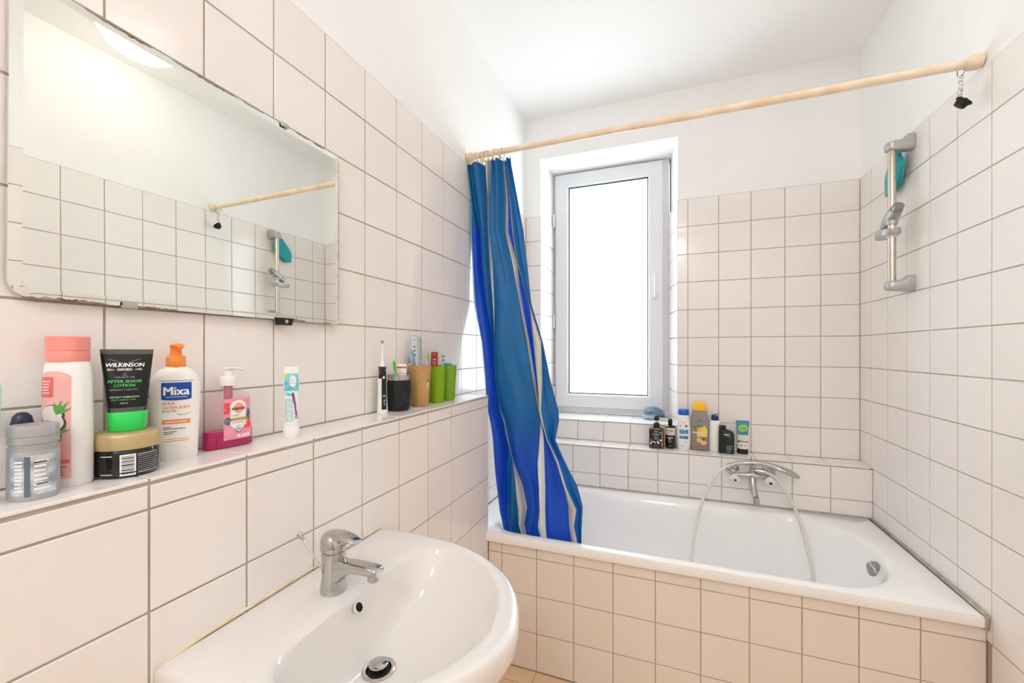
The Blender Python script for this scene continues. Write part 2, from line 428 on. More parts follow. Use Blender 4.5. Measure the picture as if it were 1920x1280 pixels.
for z in (2.17, 1.50, 1.02):
    h = B(); h.lathe([(0.007,-0.045),(0.008,-0.04),(0.008,0.04),(0.007,0.045)], PVC, 12, c=(-0.722,-0.03,z)); h.build('hinge_cover', win)
h = B(); h.box((-0.37, -0.004, 0.898), (0.70, 0.010, 0.010), PVC, 0.003); h.build('sill_sealant', win)

# door behind the camera
door = thing('door_1', (0.25, YF, 0), 'white panel door in the front wall', 'door'); struct(door); del door['category']
DW = mat('white_lacquer', (236,234,230), 0.35)
b = B(); b.box((0, 0.02, 1.0), (0.80, 0.04, 2.0), DW, 0.003); b.build('door_leaf', door)
for z in (0.55, 1.45):
    b = B(); b.box((0, 0.044, z), (0.56, 0.01, 0.70), DW, 0.004); b.build('door_panel', door)
b = B()
for x in (-0.435, 0.435): b.box((x, 0.025, 1.02), (0.07, 0.05, 2.04), DW, 0.004)
b.box((0, 0.025, 2.05), (0.94, 0.05, 0.07), DW, 0.004); b.build('door_frame', door)
b = B(); b.lathe([(0.022,0),(0.022,0.006),(0.009,0.01),(0.009,0.05)], CHROME, 20, c=(-0.34,0.04,1.04), axis='y'); b.tube([(-0.34,0.088,1.04),(-0.30,0.09,1.04),(-0.23,0.085,1.04)], 0.008, CHROME); b.build('door_handle', door)

# ceiling lamps; the one nearest the door is added fill
LAMPG = mat('lamp_glass', (255,244,225), 0.4, emis=((255,243,226), LAMP_ROOM))
LAMPG2 = mat('lamp_glass_far', (255,244,225), 0.4, emis=((252,250,252), LAMP_DOOR))
def lamp(x, y, r, lab, g):
    t = thing('ceiling_lamp', (x, y, ZC), lab, 'lamp')
    b = B(); b.lathe([(0.001,-0.11),(r*0.35,-0.106),(r*0.65,-0.092),(r*0.88,-0.065),(r,-0.03),(r,-0.022)], g, 40, cap=False); b.build('lamp_shade', t, 60)
    b = B(); b.lathe([(r+0.006,-0.026),(r+0.010,-0.02),(r+0.010,0.0)], PVCW, 40); b.build('lamp_base', t)
lamp(0.55, 1.14, 0.15, 'round glowing ceiling lamp seen at the top edge of the mirror', LAMPG)
lamp(0.05, -0.38, 0.15, 'round glowing ceiling lamp between the mirror and the panel door', LAMPG2)

LAMPG_FILL = mat('lamp_glass_fill', (255,248,240), 0.4, emis=((250,250,255), LAMP_FILL))  # unseen fill lamp, added to brighten the back and right walls
lamp(0.0, -1.45, 0.17, 'added unseen round fill lamp on the ceiling in front of the white panel door', LAMPG_FILL)

# ------------------------------------------------------------------ bath
tub = thing('bathtub', ((XL+XR)/2, 1.97, 0.0), 'white enamelled bathtub set in the tiled surround under the window', 'bathtub')
tox, toy = (XL+XR)/2, 1.97
def tub_inner(k, N=128, s=0.0, sx=0.0, z=RIM):
    """inner outline pulled in by s (sides) and sx (right end)"""
    y0, y1 = 1.638+s, 2.272-s; cy = (y0+y1)/2; hy = (y1-y0)/2
    xr, xl = 0.745-sx, -0.745+s*1.2; ar, al = 0.25, 0.16
    a = 2*PI*k/N; c, sn = math.cos(a), math.sin(a)
    # march along a stadium-like outline
    if c >= 0:
        x = (xr-ar)+ar*abs(c)**0.95; y = cy+hy*math.copysign(abs(sn)**1.0, sn)
    else:
        x = (xl+al)-al*abs(c)**0.7; y = cy+hy*math.copysign(abs(sn)**0.85, sn)
    return x, y
def tub_ring(s, sx, z, N=128):
    """resampled so that vertices spread evenly along the straight sides"""
    pts = []
    K = N//2
    half = [tub_inner(k, 2*K, s, sx) for k in range(-K//2, K//2+1)]      # right end, front to back
    left = [tub_inner(k, 2*K, s, sx) for k in range(K//2, K+K//2+1)]     # left end, back to front
    M_ = 24
    pts += half
    a, c = half[-1], left[0]; pts += [(a[0]+(c[0]-a[0])*i/M_, a[1]+(c[1]-a[1])*i/M_) for i in range(1, M_)]
    pts += left
    a, c = left[-1], half[0]; pts += [(a[0]+(c[0]-a[0])*i/M_, a[1]+(c[1]-a[1])*i/M_) for i in range(1, M_)]
    return [Vector((x-tox, y-toy, z)) for x, y in pts]
ix = tub_ring(0, 0, RIM)
OX0, OX1, OY0, OY1 = XL+0.001, XR-0.014, 1.598, BY-0.001
def outer_ring(ins, z):
    out = []
    for p in ix:
        x, y = p.x+tox, p.y+toy; cx, cy = 0.0, 1.955
        # straight projection: sides go straight out, ends go out radially
        if x > 0.495: c0 = (0.495, cy)
        elif x < -0.585: c0 = (-0.585, cy)
        else: c0 = (x, cy)
        dx, dy = x-c0[0], y-c0[1]
        t = 1e9
        if dx > 1e-6: t = min(t, (OX1-ins-c0[0])/dx)
        if dx < -1e-6: t = min(t, (OX0+ins-c0[0])/dx)
        if dy > 1e-6: t = min(t, (OY1-ins-c0[1])/dy)
        if dy < -1e-6: t = min(t, (OY0+ins-c0[1])/dy)
        out.append(Vector((c0[0]+dx*t-tox, c0[1]+dy*t-toy, z)))
    # snap nearest vertex to each corner
    for cx, cy in ((OX0+ins,OY0+ins),(OX1-ins,OY0+ins),(OX0+ins,OY1-ins),(OX1-ins,OY1-ins)):
        q = Vector((cx-tox, cy-toy, z)); i = min(range(len(out)), key=lambda i: (out[i]-q).length); out[i] = q
    return out
b = B()
R_ = [outer_ring(0.0015, 0.506), outer_ring(0, 0.510), outer_ring(0, 0.533), outer_ring(0.0025, 0.540), outer_ring(0.008, RIM), tub_ring(-0.006, -0.010, RIM), tub_ring(0, 0, RIM-0.0025),
      tub_ring(0.007, 0.010, RIM-0.012), tub_ring(0.014, 0.022, RIM-0.04), tub_ring(0.032, 0.075, 0.40), tub_ring(0.050, 0.135, 0.26), tub_ring(0.066, 0.17, 0.205), tub_ring(0.09, 0.20, 0.178), tub_ring(0.13, 0.26, 0.168), tub_ring(0.22, 0.40, 0.163)]
b.loft(list(R_), ENAM, cap0=False, cap1=True)
basin_o = b.build('tub_shell', tub, smooth=35)
# overflow cap
M_ = Matrix.Translation((0.722-tox, 1.925-toy, 0.487)) @ Matrix.Rotation(-PI/2-0.18, 4, 'Y') @ Matrix.Rotation(0.15, 4, 'X')
b = B(); b.lathe([(0.031,-0.006),(0.034,0.0),(0.034,0.006),(0.030,0.009),(0.030,0.016),(0.027,0.022),(0.018,0.0235),(0.001,0.024)], mat('dull_chrome', (158,156,152), 0.25, 0.9), 9, M=M_); k = b.build('overflow_knob', tub, 20); k['label'] = 'faceted silver overflow knob'
b = B(); b.lathe([(0.036,0),(0.034,0.004),(0.02,0.002),(0.001,0.001)], CHROME, 28, c=(0.36-tox, 1.955-toy, 0.163)); b.build('drain', tub)
# sealant around the bath
b = B()
b.tube([(XL-tox+.003, BY-toy-0.002, RIM+0.001), (XR-tox-.003, BY-toy-0.002, RIM+0.001)], 0.005, SEALG, 8)
pts = [Vector((XR-tox-0.005, y-toy, RIM-0.001)) for y in (BY-0.003, 2.1, 1.8, 1.66, 1.62, 1.604)]
b.tube(pts, [(0.004,0.005)]*2+[(0.005,0.008)]*1+[(0.006,0.010)]*3, SEALG, 8)
b.tube([Vector((XR-tox-0.008, 1.603-toy, RIM-0.002)), Vector((XR-tox-0.007, 1.605-toy, 0.52)), Vector((XR-tox-0.007, 1.608-toy, 0.500))], 0.0075, SEALG, 8)
b.build('sealant', tub)

# ------------------------------------------------------------------ washbasin
WBX, WBY, WBZ = LX, 0.640, 0.835
wbs = thing('washbasin', (WBX, WBY, WBZ), 'white ceramic washbasin fixed to the tiled ledge at the left', 'washbasin')
def cat(pts, n=12, closed=True):
    out = []; L = len(pts)
    for i in range(L if closed else L-1):
        p0, p1, p2, p3 = [Vector(pts[(i+k) % L] if closed else pts[max(0, min(L-1, i+k))]) for k in (-1, 0, 1, 2)]
        for j in range(n):
            t = j/n; out.append(0.5*((2*p1)+(p2-p0)*t+(2*p0-5*p1+4*p2-p3)*t*t+(3*p1-p0-3*p2+p3)*t**3))
    if not closed: out.append(Vector(pts[-1]))
    return out
half = [(0.002,0.274),(0.10,0.277),(0.215,0.268),(0.305,0.238),(0.385,0.186),(0.438,0.122),(0.468,0.058),(0.480,0.0)]
oc = cat([(x, y, 0) for x, y in half]+[(x, -y*0.91, 0) for x, y in half[-2::-1]], 12, False)
ihalf = [(0.150,0.0),(0.152,0.13),(0.166,0.19),(0.208,0.226),(0.27,0.222),(0.335,0.188),(0.392,0.128),(0.422,0.062),(0.432,0.0)]
ic = cat([(x, y, 0) for x, y in ihalf]+[(x, -y*0.93, 0) for x, y in ihalf[-2:0:-1]], 12, True)
CC = Vector((0.27, 0, 0))
def by_angle(curve, closed, N=120):
    out = []
    P_ = list(curve)+([curve[0]] if closed else [curve[0]])
    for k in range(N):
        a = -PI+2*PI*(k+0.5)/N; d = Vector((math.cos(a), math.sin(a), 0)); best = None
        for p, q in zip(P_, P_[1:]):
            e = q-p; den = d.x*e.y-d.y*e.x
            if abs(den) < 1e-12: continue
            w = p-CC; t = (w.x*e.y-w.y*e.x)/den; u = (w.x*d.y-w.y*d.x)/den
            if t > 0 and -1e-6 <= u <= 1+1e-6 and (best is None or t > best): best = t
        out.append(CC+d*best)
    return out
OA = by_angle(oc, False); IA = by_angle(ic, True)
for P_, cs in ((OA, [(0.002,0.274),(0.002,-0.249)]),):
    for c_ in cs:
        q = Vector((c_[0], c_[1], 0)); i = min(range(120), key=lambda i: (P_[i]-q).length); P_[i] = q
DR = Vector((0.205, 0.006, 0))
DA = [DR+(p-CC).normalized()*0.024 for p in IA]
def mixr(A, Bb, t, z): return [Vector((a.x+(c.x-a.x)*t, a.y+(c.y-a.y)*t, z)) for a, c in zip(A, Bb)]
def scl(A, k, z, c=CC): return [Vector((max(0.002, c.x+(p.x-c.x)*k), c.y+(p.y-c.y)*k, z)) for p in A]
U0 = [Vector((max(0.002, 0.12+(p.x-0.12)*0.45), p.y*0.42, -0.20)) for p in OA]
rings = [U0, mixr(U0, OA, 0.45, -0.165), mixr(U0, OA, 0.80, -0.10), mixr(U0, OA, 0.95, -0.055), scl(OA, 0.995, -0.035), scl(OA, 1.0, -0.020), scl(OA, 0.997, -0.009), scl(OA, 0.985, -0.002), scl(OA, 0.968, 0.0),
         mixr(OA, IA, 0.45, 0.0), mixr(OA, IA, 0.80, -0.0005), mixr(OA, IA, 0.93, -0.002), mixr(IA, DA, 0.0, -0.007), mixr(IA, DA, 0.03, -0.016), mixr(IA, DA, 0.08, -0.032), mixr(IA, DA, 0.16, -0.055), mixr(IA, DA, 0.28, -0.080),
         mixr(IA, DA, 0.42, -0.101), mixr(IA, DA, 0.58, -0.117), mixr(IA, DA, 0.75, -0.127), mixr(IA, DA, 0.92, -0.132), mixr(IA, DA, 1.0, -0.134)]
b = B(); b.loft([list(reversed(r)) if False else r for r in rings], CERAM, cap0=True, cap1=True)
b.build('bowl', wbs, smooth=50)
# drain with pop-up stopper
b = B(); b.lathe([(0.0305,-0.134),(0.031,-0.1305),(0.028,-0.129),(0.0235,-0.131),(0.022,-0.137)], CHROME2, 36, c=(DR.x, DR.y, 0)); dr_ = b.build('drain', wbs); 
b = B(); b.lathe([(0.021,-0.1335),(0.0195,-0.132)], DARK, 28, c=(DR.x, DR.y, 0)); b.build('drain_hole', dr_)
b = B(); b.lathe([(0.006,-0.1325),(0.006,-0.127),(0.0165,-0.1255),(0.018,-0.123),(0.0175,-0.121),(0.012,-0.1185),(0.001,-0.1178)], CHROME, 32, M=Matrix.Translation((DR.x-0.001, DR.y+0.001, 0))); b.build('stopper', dr_)
# overflow hole on the back slope
Mo = Matrix.Translation((0.1605, 0.004, -0.024)) @ Matrix.Rotation(math.radians(58), 4, 'Y')
b = B(); b.lathe([(0.0100,-0.003),(0.0098,0.0012),(0.0086,0.0013),(0.0084,-0.001)], CERAM, 24, M=Mo, cap=False); b.lathe([(0.0087,0.0004),(0.001,0.0005)], DARK, 24, M=Mo); b.build('overflow_hole', wbs)
# caulk along the wall
b = B(); b.tube([(0.0015,-0.243,-0.022),(0.0015,-0.238,-0.010),(0.0015,-0.222,-0.003),(0.0015,-0.18,0.0005),(0.0015,0,0.001),(0.0015,0.20,0.001),(0.0015,0.272,0.0)], [0.005,0.0045,0.004,0.0035,0.002,0.0018,0.0018], SEAL, 8); b.build('sealant', wbs)

# basin faucet
fx, fy = -0.616, 0.640
fa = thing('basin_faucet', (fx, fy, WBZ), 'chrome single-lever faucet standing on the washbasin', 'faucet')
b = B()
b.loft([sring(0.0245,0.0245,0,2,32), sring(0.025,0.025,0.003,2,32), sring(0.0235,0.0235,0.012,2,32), sring(0.0215,0.0215,0.035,2,32,cx=0.001), sring(0.0225,0.022,0.055,2,32,cx=0.001), sring(0.0235,0.0225,0.070,2,32,cx=0.001), sring(0.0228,0.022,0.078,2,32,cx=0.001)], CHROME)
b.build('body', fa, 50)
def srect(cx, cy, cz, hw, hh, d, n=3.5, N=24):
    """rounded-rectangle ring in the plane across direction d (xz plane)"""
    out = []; up = Vector((-d.z, 0, d.x))
    for k in range(N):
        a = 2*PI*k/N; c, s_ = math.cos(a), math.sin(a)
        out.append(Vector((cx, cy, cz))+Vector((0,1,0))*hw*math.copysign(abs(c)**(2/n), c)+up*hh*math.copysign(abs(s_)**(2/n), s_))
    return out
b = B(); d = Vector((1,0,0))
b.loft([srect(0.004,0,0.038,0.018,0.026,d), srect(0.020,0,0.042,0.0175,0.022,d), srect(0.032,0,0.049,0.016,0.014,d), srect(0.048,0,0.054,0.0155,0.0105,d), srect(0.075,0,0.0555,0.0150,0.0090,d), srect(0.098,0,0.0560,0.0145,0.0088,d), srect(0.108,0,0.0555,0.0135,0.0080,d), srect(0.111,0,0.055,0.0115,0.0062,d)], CHROME)
b.build('spout', fa, 50)
b = B(); b.lathe([(0.0095,0.036),(0.0105,0.037),(0.0105,0.048)], CHROME2, 24, c=(0.096,0,0)); b.build('aerator', fa)
b = B()
b.loft([sring(0.0235,0.0225,0.0795,2.2,32,cx=0.001), sring(0.0245,0.0232,0.084,2.2,32,cx=0.001), sring(0.0240,0.0228,0.094,2.2,32,cx=0.000), sring(0.0215,0.0210,0.105,2.2,32,cx=-0.001), sring(0.0165,0.0170,0.112,2.2,32,cx=-0.001), sring(0.008,0.009,0.1155,2,32,cx=0.0), sring(0.001,0.001,0.1162,2,32)], CHROME)
def dd(a): return Vector((math.cos(a), 0, math.sin(a)))
b.loft([srect(-0.004,0,0.1045,0.017,0.009,dd(0.1)), srect(0.012,0,0.1085,0.0165,0.0075,dd(0.05)), srect(0.028,0,0.109,0.0155,0.0055,dd(-0.1)), srect(0.042,0,0.1070,0.0145,0.0042,dd(-0.22)), srect(0.055,0,0.1035,0.0125,0.0030,dd(-0.35)), srect(0.061,0,0.1010,0.0085,0.0018,dd(-0.4))], CHROME)
b.build('lever', fa, 50)
b = B(); b.lathe([(0.0045,0.0),(0.0045,0.002),(0.003,0.0028),(0.0005,0.003)], CHROME2, 16, M=Matrix.Translation((0.0245,-0.002,0.088)) @ Matrix.Rotation(PI/2, 4, 'Y')); b.build('badge', fa)
# pull rod
b = B(); p0 = Vector((-0.024,0,0.030)); p1 = Vector((-0.083,-0.002,0.094)); b.tube([p0, p1], 0.0021, CHROME2, 10)
b.tube([p1-(p1-p0)*0.13, p1-(p1-p0)*0.02, p1+(p1-p0)*0.05, p1+(p1-p0)*0.07], [0.0025,0.0055,0.006,0.004], CHROME2, 12); b.build('pull_rod', fa)

# ------------------------------------------------------------------ mirror
MY0, MY1, MZ0, MZ1 = 0.285, 0.878, 1.3745, 1.823
mc = Vector((XL+0.012, (MY0+MY1)/2, (MZ0+MZ1)/2))
mi = thing('mirror', mc, 'frameless rectangular wall mirror with brown worn edges above the ledge', 'mirror'); mi.rotation_euler = (math.radians(-0.35), math.radians(-0.25), math.radians(-0.45))
def rrect(hw, hh, r, x, n=8):
    out = []
    for sx_, sy_, a0, rk in ((1,1,0,0.5),(-1,1,PI/2,1),(-1,-1,PI,2.0),(1,-1,1.5*PI,0.5)):
        r0_ = r; r = r*rk; cx, cy = sx_*(hw-r), sy_*(hh-r)
        for k in range(n+1):
            a = a0+PI/2*k/n; out.append(Vector((x, cx+r*math.cos(a), cy+r*math.sin(a))))
        r = r0_
    return out
HW, HH = (MY1-MY0)/2, (MZ1-MZ0)/2
b = B(); b.loft([rrect(HW,HH,0.012,-0.004), rrect(HW,HH,0.012,0.0005), rrect(HW-0.013,HH-0.013,0.006,0.0018)], MIRR, cap0=False, cap1=True); b.build('mirror_glass', mi, smooth=0)
b = B()
def chips(axis, s0, s1, edge, sign, amp):
    n = int((s1-s0)/0.004)+2; vs = []; fs = []
    for i in range(n+1):
        s_ = s0+(s1-s0)*i/n; w = amp*(0.35+0.65*random.random())*math.sin(PI*min(1, max(0, i/n)))**0.5+0.0004
        for k, e in enumerate((0.0, w)):
            x = 0.0009+0.0016*(e/0.013)
            vs.append((x, s_, edge-sign*e) if axis == 'y' else (x, edge-sign*e, s_))
    for i in range(n): fs.append((2*i, 2*i+2, 2*i+3, 2*i+1))
    b.add(vs, fs, STAIN)
for s0, s1, a in ((-HW+0.012,-0.19,0.0045),(-0.17,-0.09,0.003),(0.115,0.19,0.006),(0.245,0.27,0.004)): chips('y', s0, s1, -HH, -1, a)
for s0, s1, a in ((-0.22,-0.13,0.0045),(-0.10,0.02,0.004),(0.03,0.08,0.002),(0.16,0.20,0.0028),(0.21,0.25,0.0035)): chips('y', s0, s1, HH, 1, a)
chips('z', -HH+0.01, HH-0.01, HW, 1, 0.001)
o = b.build('worn_edge', mi, smooth=0); o['kind'] = 'stuff'
for (y, z, s_) in ((-0.163, -HH, 1), (0.128, HH, -1)):
    c_ = B(); c_.box((-0.001, y, z-s_*0.001), (0.012, 0.022, 0.004), CHROME2, 0.001); c_.box((0.0045, y, z+s_*0.0025), (0.0018, 0.020, 0.008), CHROME2, 0.0006); c_.build('mirror_clip', mi)
c_ = B(); x0, x1 = -0.006, 0.010
c_.loft([[Vector((x, 0.128+y, -HH+z)) for y, z in ((-0.016,0.004),(0.020,0.004),(0.015,-0.012),(-0.015,-0.012))] for x in (x0, x1)], BLACK)
c_.lathe([(0.0045,0),(0.0045,0.0015),(0.002,0.001)], CHROME2, 14, c=(x1, 0.128, -HH-0.004), axis='x'); c_.build('mirror_clip', mi, 30)['label'] = 'black wedge clip with a screw'

# ------------------------------------------------------------------ shower rod, rings, curtain
RP0 = Vector((XL+0.001, 1.668, 2.163)); RP1 = Vector((XR-0.001, 1.636, 2.155))
RODM = mat('cream_painted_rod', (243,228,204), 0.45, noise=((232,208,176), 18, 0.16))
rod = thing('shower_rod', RP0, 'cream painted curtain rod spanning from wall to wall above the bath', 'rod')
b = B(); L_ = RP1-RP0
b.tube([Vector((0,0,0))+L_*t for t in (0,0.2,0.4,0.6,0.8,1.0)], 0.0125, RODM, 20); b.build('rod', rod)
b = B(); b.tube([L_*0.42, L_*1.0], 0.0138, RODM, 20); b.build('outer_rod', rod)
b = B(); b.tube([L_*0.978, L_*0.982, L_*0.995, L_*0.999], [0.015,0.020,0.021,0.019], RODM, 20); b.build('end_cap', rod)
b = B(); b.tube([L_*0.001, L_*0.012], [0.021,0.019], RODM, 20); b.build('end_cap', rod)
RINGM = mat('cream_ring_plastic', (232,218,190), 0.35)
_c, _s = math.cos(YAW), math.sin(YAW)
def ray(px):
    u = (px-960)/781.08; return Vector((u*_c-_s, u*_s+_c, 0))
def on_y(px, py, Y):
    d = ray(px); k = Y/d.y; return Vector((d.x*k, Y, CAMZ+(657.34-py)/781.08*k))
ring_px = [878.5, 883, 889, 895, 900, 906, 911, 918, 924, 930, 936, 942]
for i, px in enumerate(ring_px):
    b = B(); Mr = Matrix.Rotation(PI/2+random.uniform(-0.3, 0.3), 4, 'Y') @ Matrix.Rotation(0, 4, 'X')
    b.torus((0,0,0), 0.022, 0.0022, RINGM, Matrix.Rotation(random.uniform(-0.35, 0.35), 4, 'Z') @ Mr, 24, 6)
    p = on_y(px, 295, 1.667); t = (p.x-RP0.x)/L_.x
    o = b.build('curtain_ring', None, 60); o.location = RP0+L_*t+Vector((0,0,-0.0085))
    tag(o, 'cream plastic ring holding the blue curtain on the rod', 'ring', 'curtain rings on the shower rod')

LV = [(285, [877,879,880,911.5,921,944,944.5,946,947,958]), (310, [875.5,878.5,879.5,911.5,921,944,944.5,946,946.8,960]), (372, [875,884.5,885.5,916.5,917.5,949,949.5,954.5,955,971]),
      (433, [879,885.5,897,915.0,916,949,949.8,959.5,960,982]), (493, [881.5,887.5,899,917,922,961,967.7,968.5,969,988]), (535, [883,889,904,918.5,924,969,970.5,981,981.6,992]),
      (570, [884,892,908.7,920.4,925,976,976.1,991,991.3,996]), (640, [899.5,904,922.8,923.4,923.5,989.6,989.7,997.5,1014,1016]), (711, [905,912,926.3,926.7,926.8,1000.5,1000.6,1004.8,1015.4,1029.5]),
      (770, [908.7,915.7,933.3,933.8,933.9,1008.5,1008.6,1010.7,1014.2,1044.7]), (790, [916,918.8,941,941.4,941.5,1012.5,1012.6,1015,1018,1046]), (825, [918.4,922.8,946.9,947.4,947.5,1009,1017,1023.5,1025.6,1040]),
      (869, [922,927,948,957.3,957.4,1006,1019,1040.5,1045.3,1060]), (913, [926.5,931,946.9,963,973,1010,1021,1051.8,1059.5,1079]), (957, [930.5,932.5,949,965.4,981.8,1010,1021,1062.7,1080,1089]),
      (990, [939,941,953,965,976.5,1006,1022.3,1064,1074,1088]), (1020, [948,951,962,976,984,1014,1026,1068,1081,1088]), (1046, [956,959,970,984,990,1018,1030,1068,1081,1087])]
def lv(y):
    if y <= LV[0][0]: return LV[0][1]
    for (a, pa), (c, pc) in zip(LV, LV[1:]):
        if y <= c:
            t = (y-a)/(c-a); return [p+(q-p)*t for p, q in zip(pa, pc)]
    return LV[-1][1]
SEG = [4,8,8,6,16,5,9,5,12]
NV = 120
uk = [0]
for s_ in SEG: uk.append(uk[-1]+s_)
NU = uk[-1]
#      fold depth of each seam at top, middle and bottom (metres towards the window)
DT = [0.030,0.004,0.012,0.016,-0.006,-0.004,0.028,0.022,0.020,0.004]
DM = [0.035,0.006,0.022,0.030,0.000,-0.012,0.026,0.020,0.010,0.020]
DB = [0.040,0.008,0.016,0.034,0.026,0.006,0.020,0.022,0.008,0.030]
vs = []; uv = []
for j in range(NV+1):
    t = j/NV
    for i in range(NU+1):
        k = max(q for q in range(9) if uk[q] <= i); f = (i-uk[k])/SEG[k]
        pxa = 876+(958-876)*i/NU
        yt = 310-(pxa-877)*0.19; y = yt+(1044-yt)*t
        P = lv(y); px = P[k]+(P[k+1]-P[k])*f
        if t < 0.5: w = t/0.5; A = [a+(c-a)*w for a, c in zip(DT, DM)]
        else: w = (t-0.5)/0.5; A = [a+(c-a)*w for a, c in zip(DM, DB)]
        ff = f*f*(3-2*f)
        bulge = -0.030*math.sin(PI*f)*((P[k+1]-P[k])/45)**0.6 if P[k+1] > P[k] else 0
        dy = A[k]+(A[k+1]-A[k])*ff + bulge
        U = i/NU
        dy += 0.011*math.exp(-t*7)*math.sin(U*2*PI*9.0)
        dy += 0.014*math.sin(U*2*PI*5.5+3*t+1.6*math.sin(5*t))*(0.45+0.55*t)
        dy += 0.011*math.sin(U*2*PI*11+2.5*math.sin(3*t+4*U))*math.exp(-3*t)+0.004*math.sin(U*2*PI*10+2.5*math.sin(4*t+4*U))*t
        dy += 0.0085*math.sin(U*26+t*15+1.7*math.sin(9*U+4*t))*t + 0.0055*math.sin(U*47-t*31+2.0*math.sin(13*U))*t
        if t > 0.55:
            q_ = (t-0.55)/0.45; dy += 0.018*q_*math.sin(U*17+9*t)*math.sin(t*21+U*5)
        Y = 1.672+0.012*t+dy
        p = on_y(px, y, 1.675)
        # silhouette wobble of the loose hem
        vs.append((p.x-RP0.x, Y-RP0.y, p.z-RP0.z)); uv.append((k+f, t))
fs = []
for j in range(NV):
    for i in range(NU):
        a = j*(NU+1)+i; fs.append((a, a+NU+1, a+NU+2, a+1))
CU = bpy.data.materials.new('striped_curtain_fabric'); CU.use_nodes = True; nt = CU.node_tree; bs = nt.nodes['Principled BSDF']; MATS['cu'] = CU
uvn = nt.nodes.new('ShaderNodeUVMap'); sx = nt.nodes.new('ShaderNodeSeparateXYZ'); nt.links.new(uvn.outputs[0], sx.inputs[0])
dv = nt.nodes.new('ShaderNodeMath'); dv.operation = 'DIVIDE'; dv.inputs[1].default_value = 9; nt.links.new(sx.outputs[0], dv.inputs[0])
def ramp(cols):
    r = nt.nodes.new('ShaderNodeValToRGB'); r.color_ramp.interpolation = 'CONSTANT'; e = r.color_ramp.elements
    e[0].position = 0; e[0].color = lin(cols[0])+(1,); e[1].position = 1/9; e[1].color = lin(cols[1])+(1,)
    for i_, c in enumerate(cols[2:], 2):
        x = e.new(i_/9-0.0005); x.color = lin(c)+(1,)
    nt.links.new(dv.outputs[0], r.inputs[0]); return r
TEAL = (0,94,152); ROY = (0,72,190); GRY = (206,202,192); EDG = (150,182,196)
r1 = ramp([EDG, ROY, TEAL, GRY, TEAL, GRY, ROY, GRY, TEAL])
r0 = ramp([EDG, TEAL, TEAL, GRY, TEAL, GRY, ROY, GRY, TEAL])
r2 = ramp([EDG, ROY, TEAL, GRY, (0,72,182), (226,226,222), ROY, GRY, (0,92,172)])
def step(a, b_):
    mr = nt.nodes.new('ShaderNodeMapRange'); mr.interpolation_type = 'SMOOTHSTEP'; mr.inputs[1].default_value = a; mr.inputs[2].default_value = b_
    nt.links.new(sx.outputs[1], mr.inputs[0]); return mr
m1 = nt.nodes.new('ShaderNodeMix'); m1.data_type = 'RGBA'; nt.links.new(step(0.13, 0.19).outputs[0], m1.inputs[0]); nt.links.new(r0.outputs[0], m1.inputs[6]); nt.links.new(r1.outputs[0], m1.inputs[7])
m2 = nt.nodes.new('ShaderNodeMix'); m2.data_type = 'RGBA'; nt.links.new(step(0.60, 0.78).outputs[0], m2.inputs[0]); nt.links.new(m1.outputs[2], m2.inputs[6]); nt.links.new(r2.outputs[0], m2.inputs[7])
nt.links.new(m2.outputs[2], bs.inputs['Base Color']); bs.inputs['Roughness'].default_value = 0.5; bs.inputs['Sheen Weight'].default_value = 0.0
wv = nt.nodes.new('ShaderNodeTexNoise'); wv.inputs['Scale'].default_value = 900; tcn = nt.nodes.new('ShaderNodeTexCoord'); nt.links.new(tcn.outputs['Object'], wv.inputs['Vector'])
bu = nt.nodes.new('ShaderNodeBump'); bu.inputs['Strength'].default_value = 0.15; bu.inputs['Distance'].default_value = 0.0006; nt.links.new(wv.outputs[0], bu.inputs['Height']); nt.links.new(bu.outputs[0], bs.inputs['Normal'])
tl = nt.nodes.new('ShaderNodeBsdfTranslucent'); nt.links.new(m2.outputs[2], tl.inputs[0]); mxs = nt.nodes.new('ShaderNodeMixShader'); mxs.inputs[0].default_value = 0.16
nt.links.new(bs.outputs[0], mxs.inputs[1]); nt.links.new(tl.outputs[0], mxs.inputs[2]); nt.links.new(mxs.outputs[0], nt.nodes['Material Output'].inputs[0])
cur = thing('shower_curtain', RP0, 'blue shower curtain with grey stripes, bunched at the left and hanging into the bath', 'curtain')
b = B(); b.add(vs, fs, CU); b.build('cloth', cur, smooth=180, uv=uv)
HEM = mat('curtain_white_hem', (236,240,240), 0.5)
for i0, i1 in ((4,7),(16,18),(24,27),(42,56)):
    b = B(); q = [Vector(vs[i]) for i in range(i0, i1+1)]
    b.loft([[p+Vector((0,0.001,z)) for p in q] for z in (-0.012, 0.008)], HEM, False, False, closed=False)
    b.build('eyelet_band', cur, smooth=60)

# stopper on a chain at the right end of the rod
pc = thing('bath_plug', (0.817, 1.640, 2.148), 'black rubber bath plug hanging on a chain from the right end of the rod', 'plug')
b = B(); b.torus((0,0,-0.004), 0.020, 0.0016, CHROME2, Matrix.Rotation(PI/2, 4, 'Y'), 20, 6)
z = -0.028
for i in range(9):
    b.torus((random.uniform(-.003,.003), random.uniform(-.003,.003), z), 0.0050, 0.0011, CHROME2, Matrix.Rotation(PI/2, 4, 'X') @ Matrix.Rotation((i % 2)*PI/2+random.uniform(-.6,.6), 4, 'Y'), 12, 5); z -= 0.0078
b.build('chain', pc, 60)
Mp = Matrix.Translation((0.002, 0, z-0.006)) @ Matrix.Rotation(math.radians(38), 4, 'Y') @ Matrix.Rotation(math.radians(20), 4, 'X')
b = B(); b.lathe([(0.014,-0.012),(0.0155,-0.008),(0.017,0.002),(0.0215,0.003),(0.0215,0.007),(0.004,0.008),(0.003,0.013),(0.001,0.013)], RUB, 28, M=Mp); b.build('plug', pc)

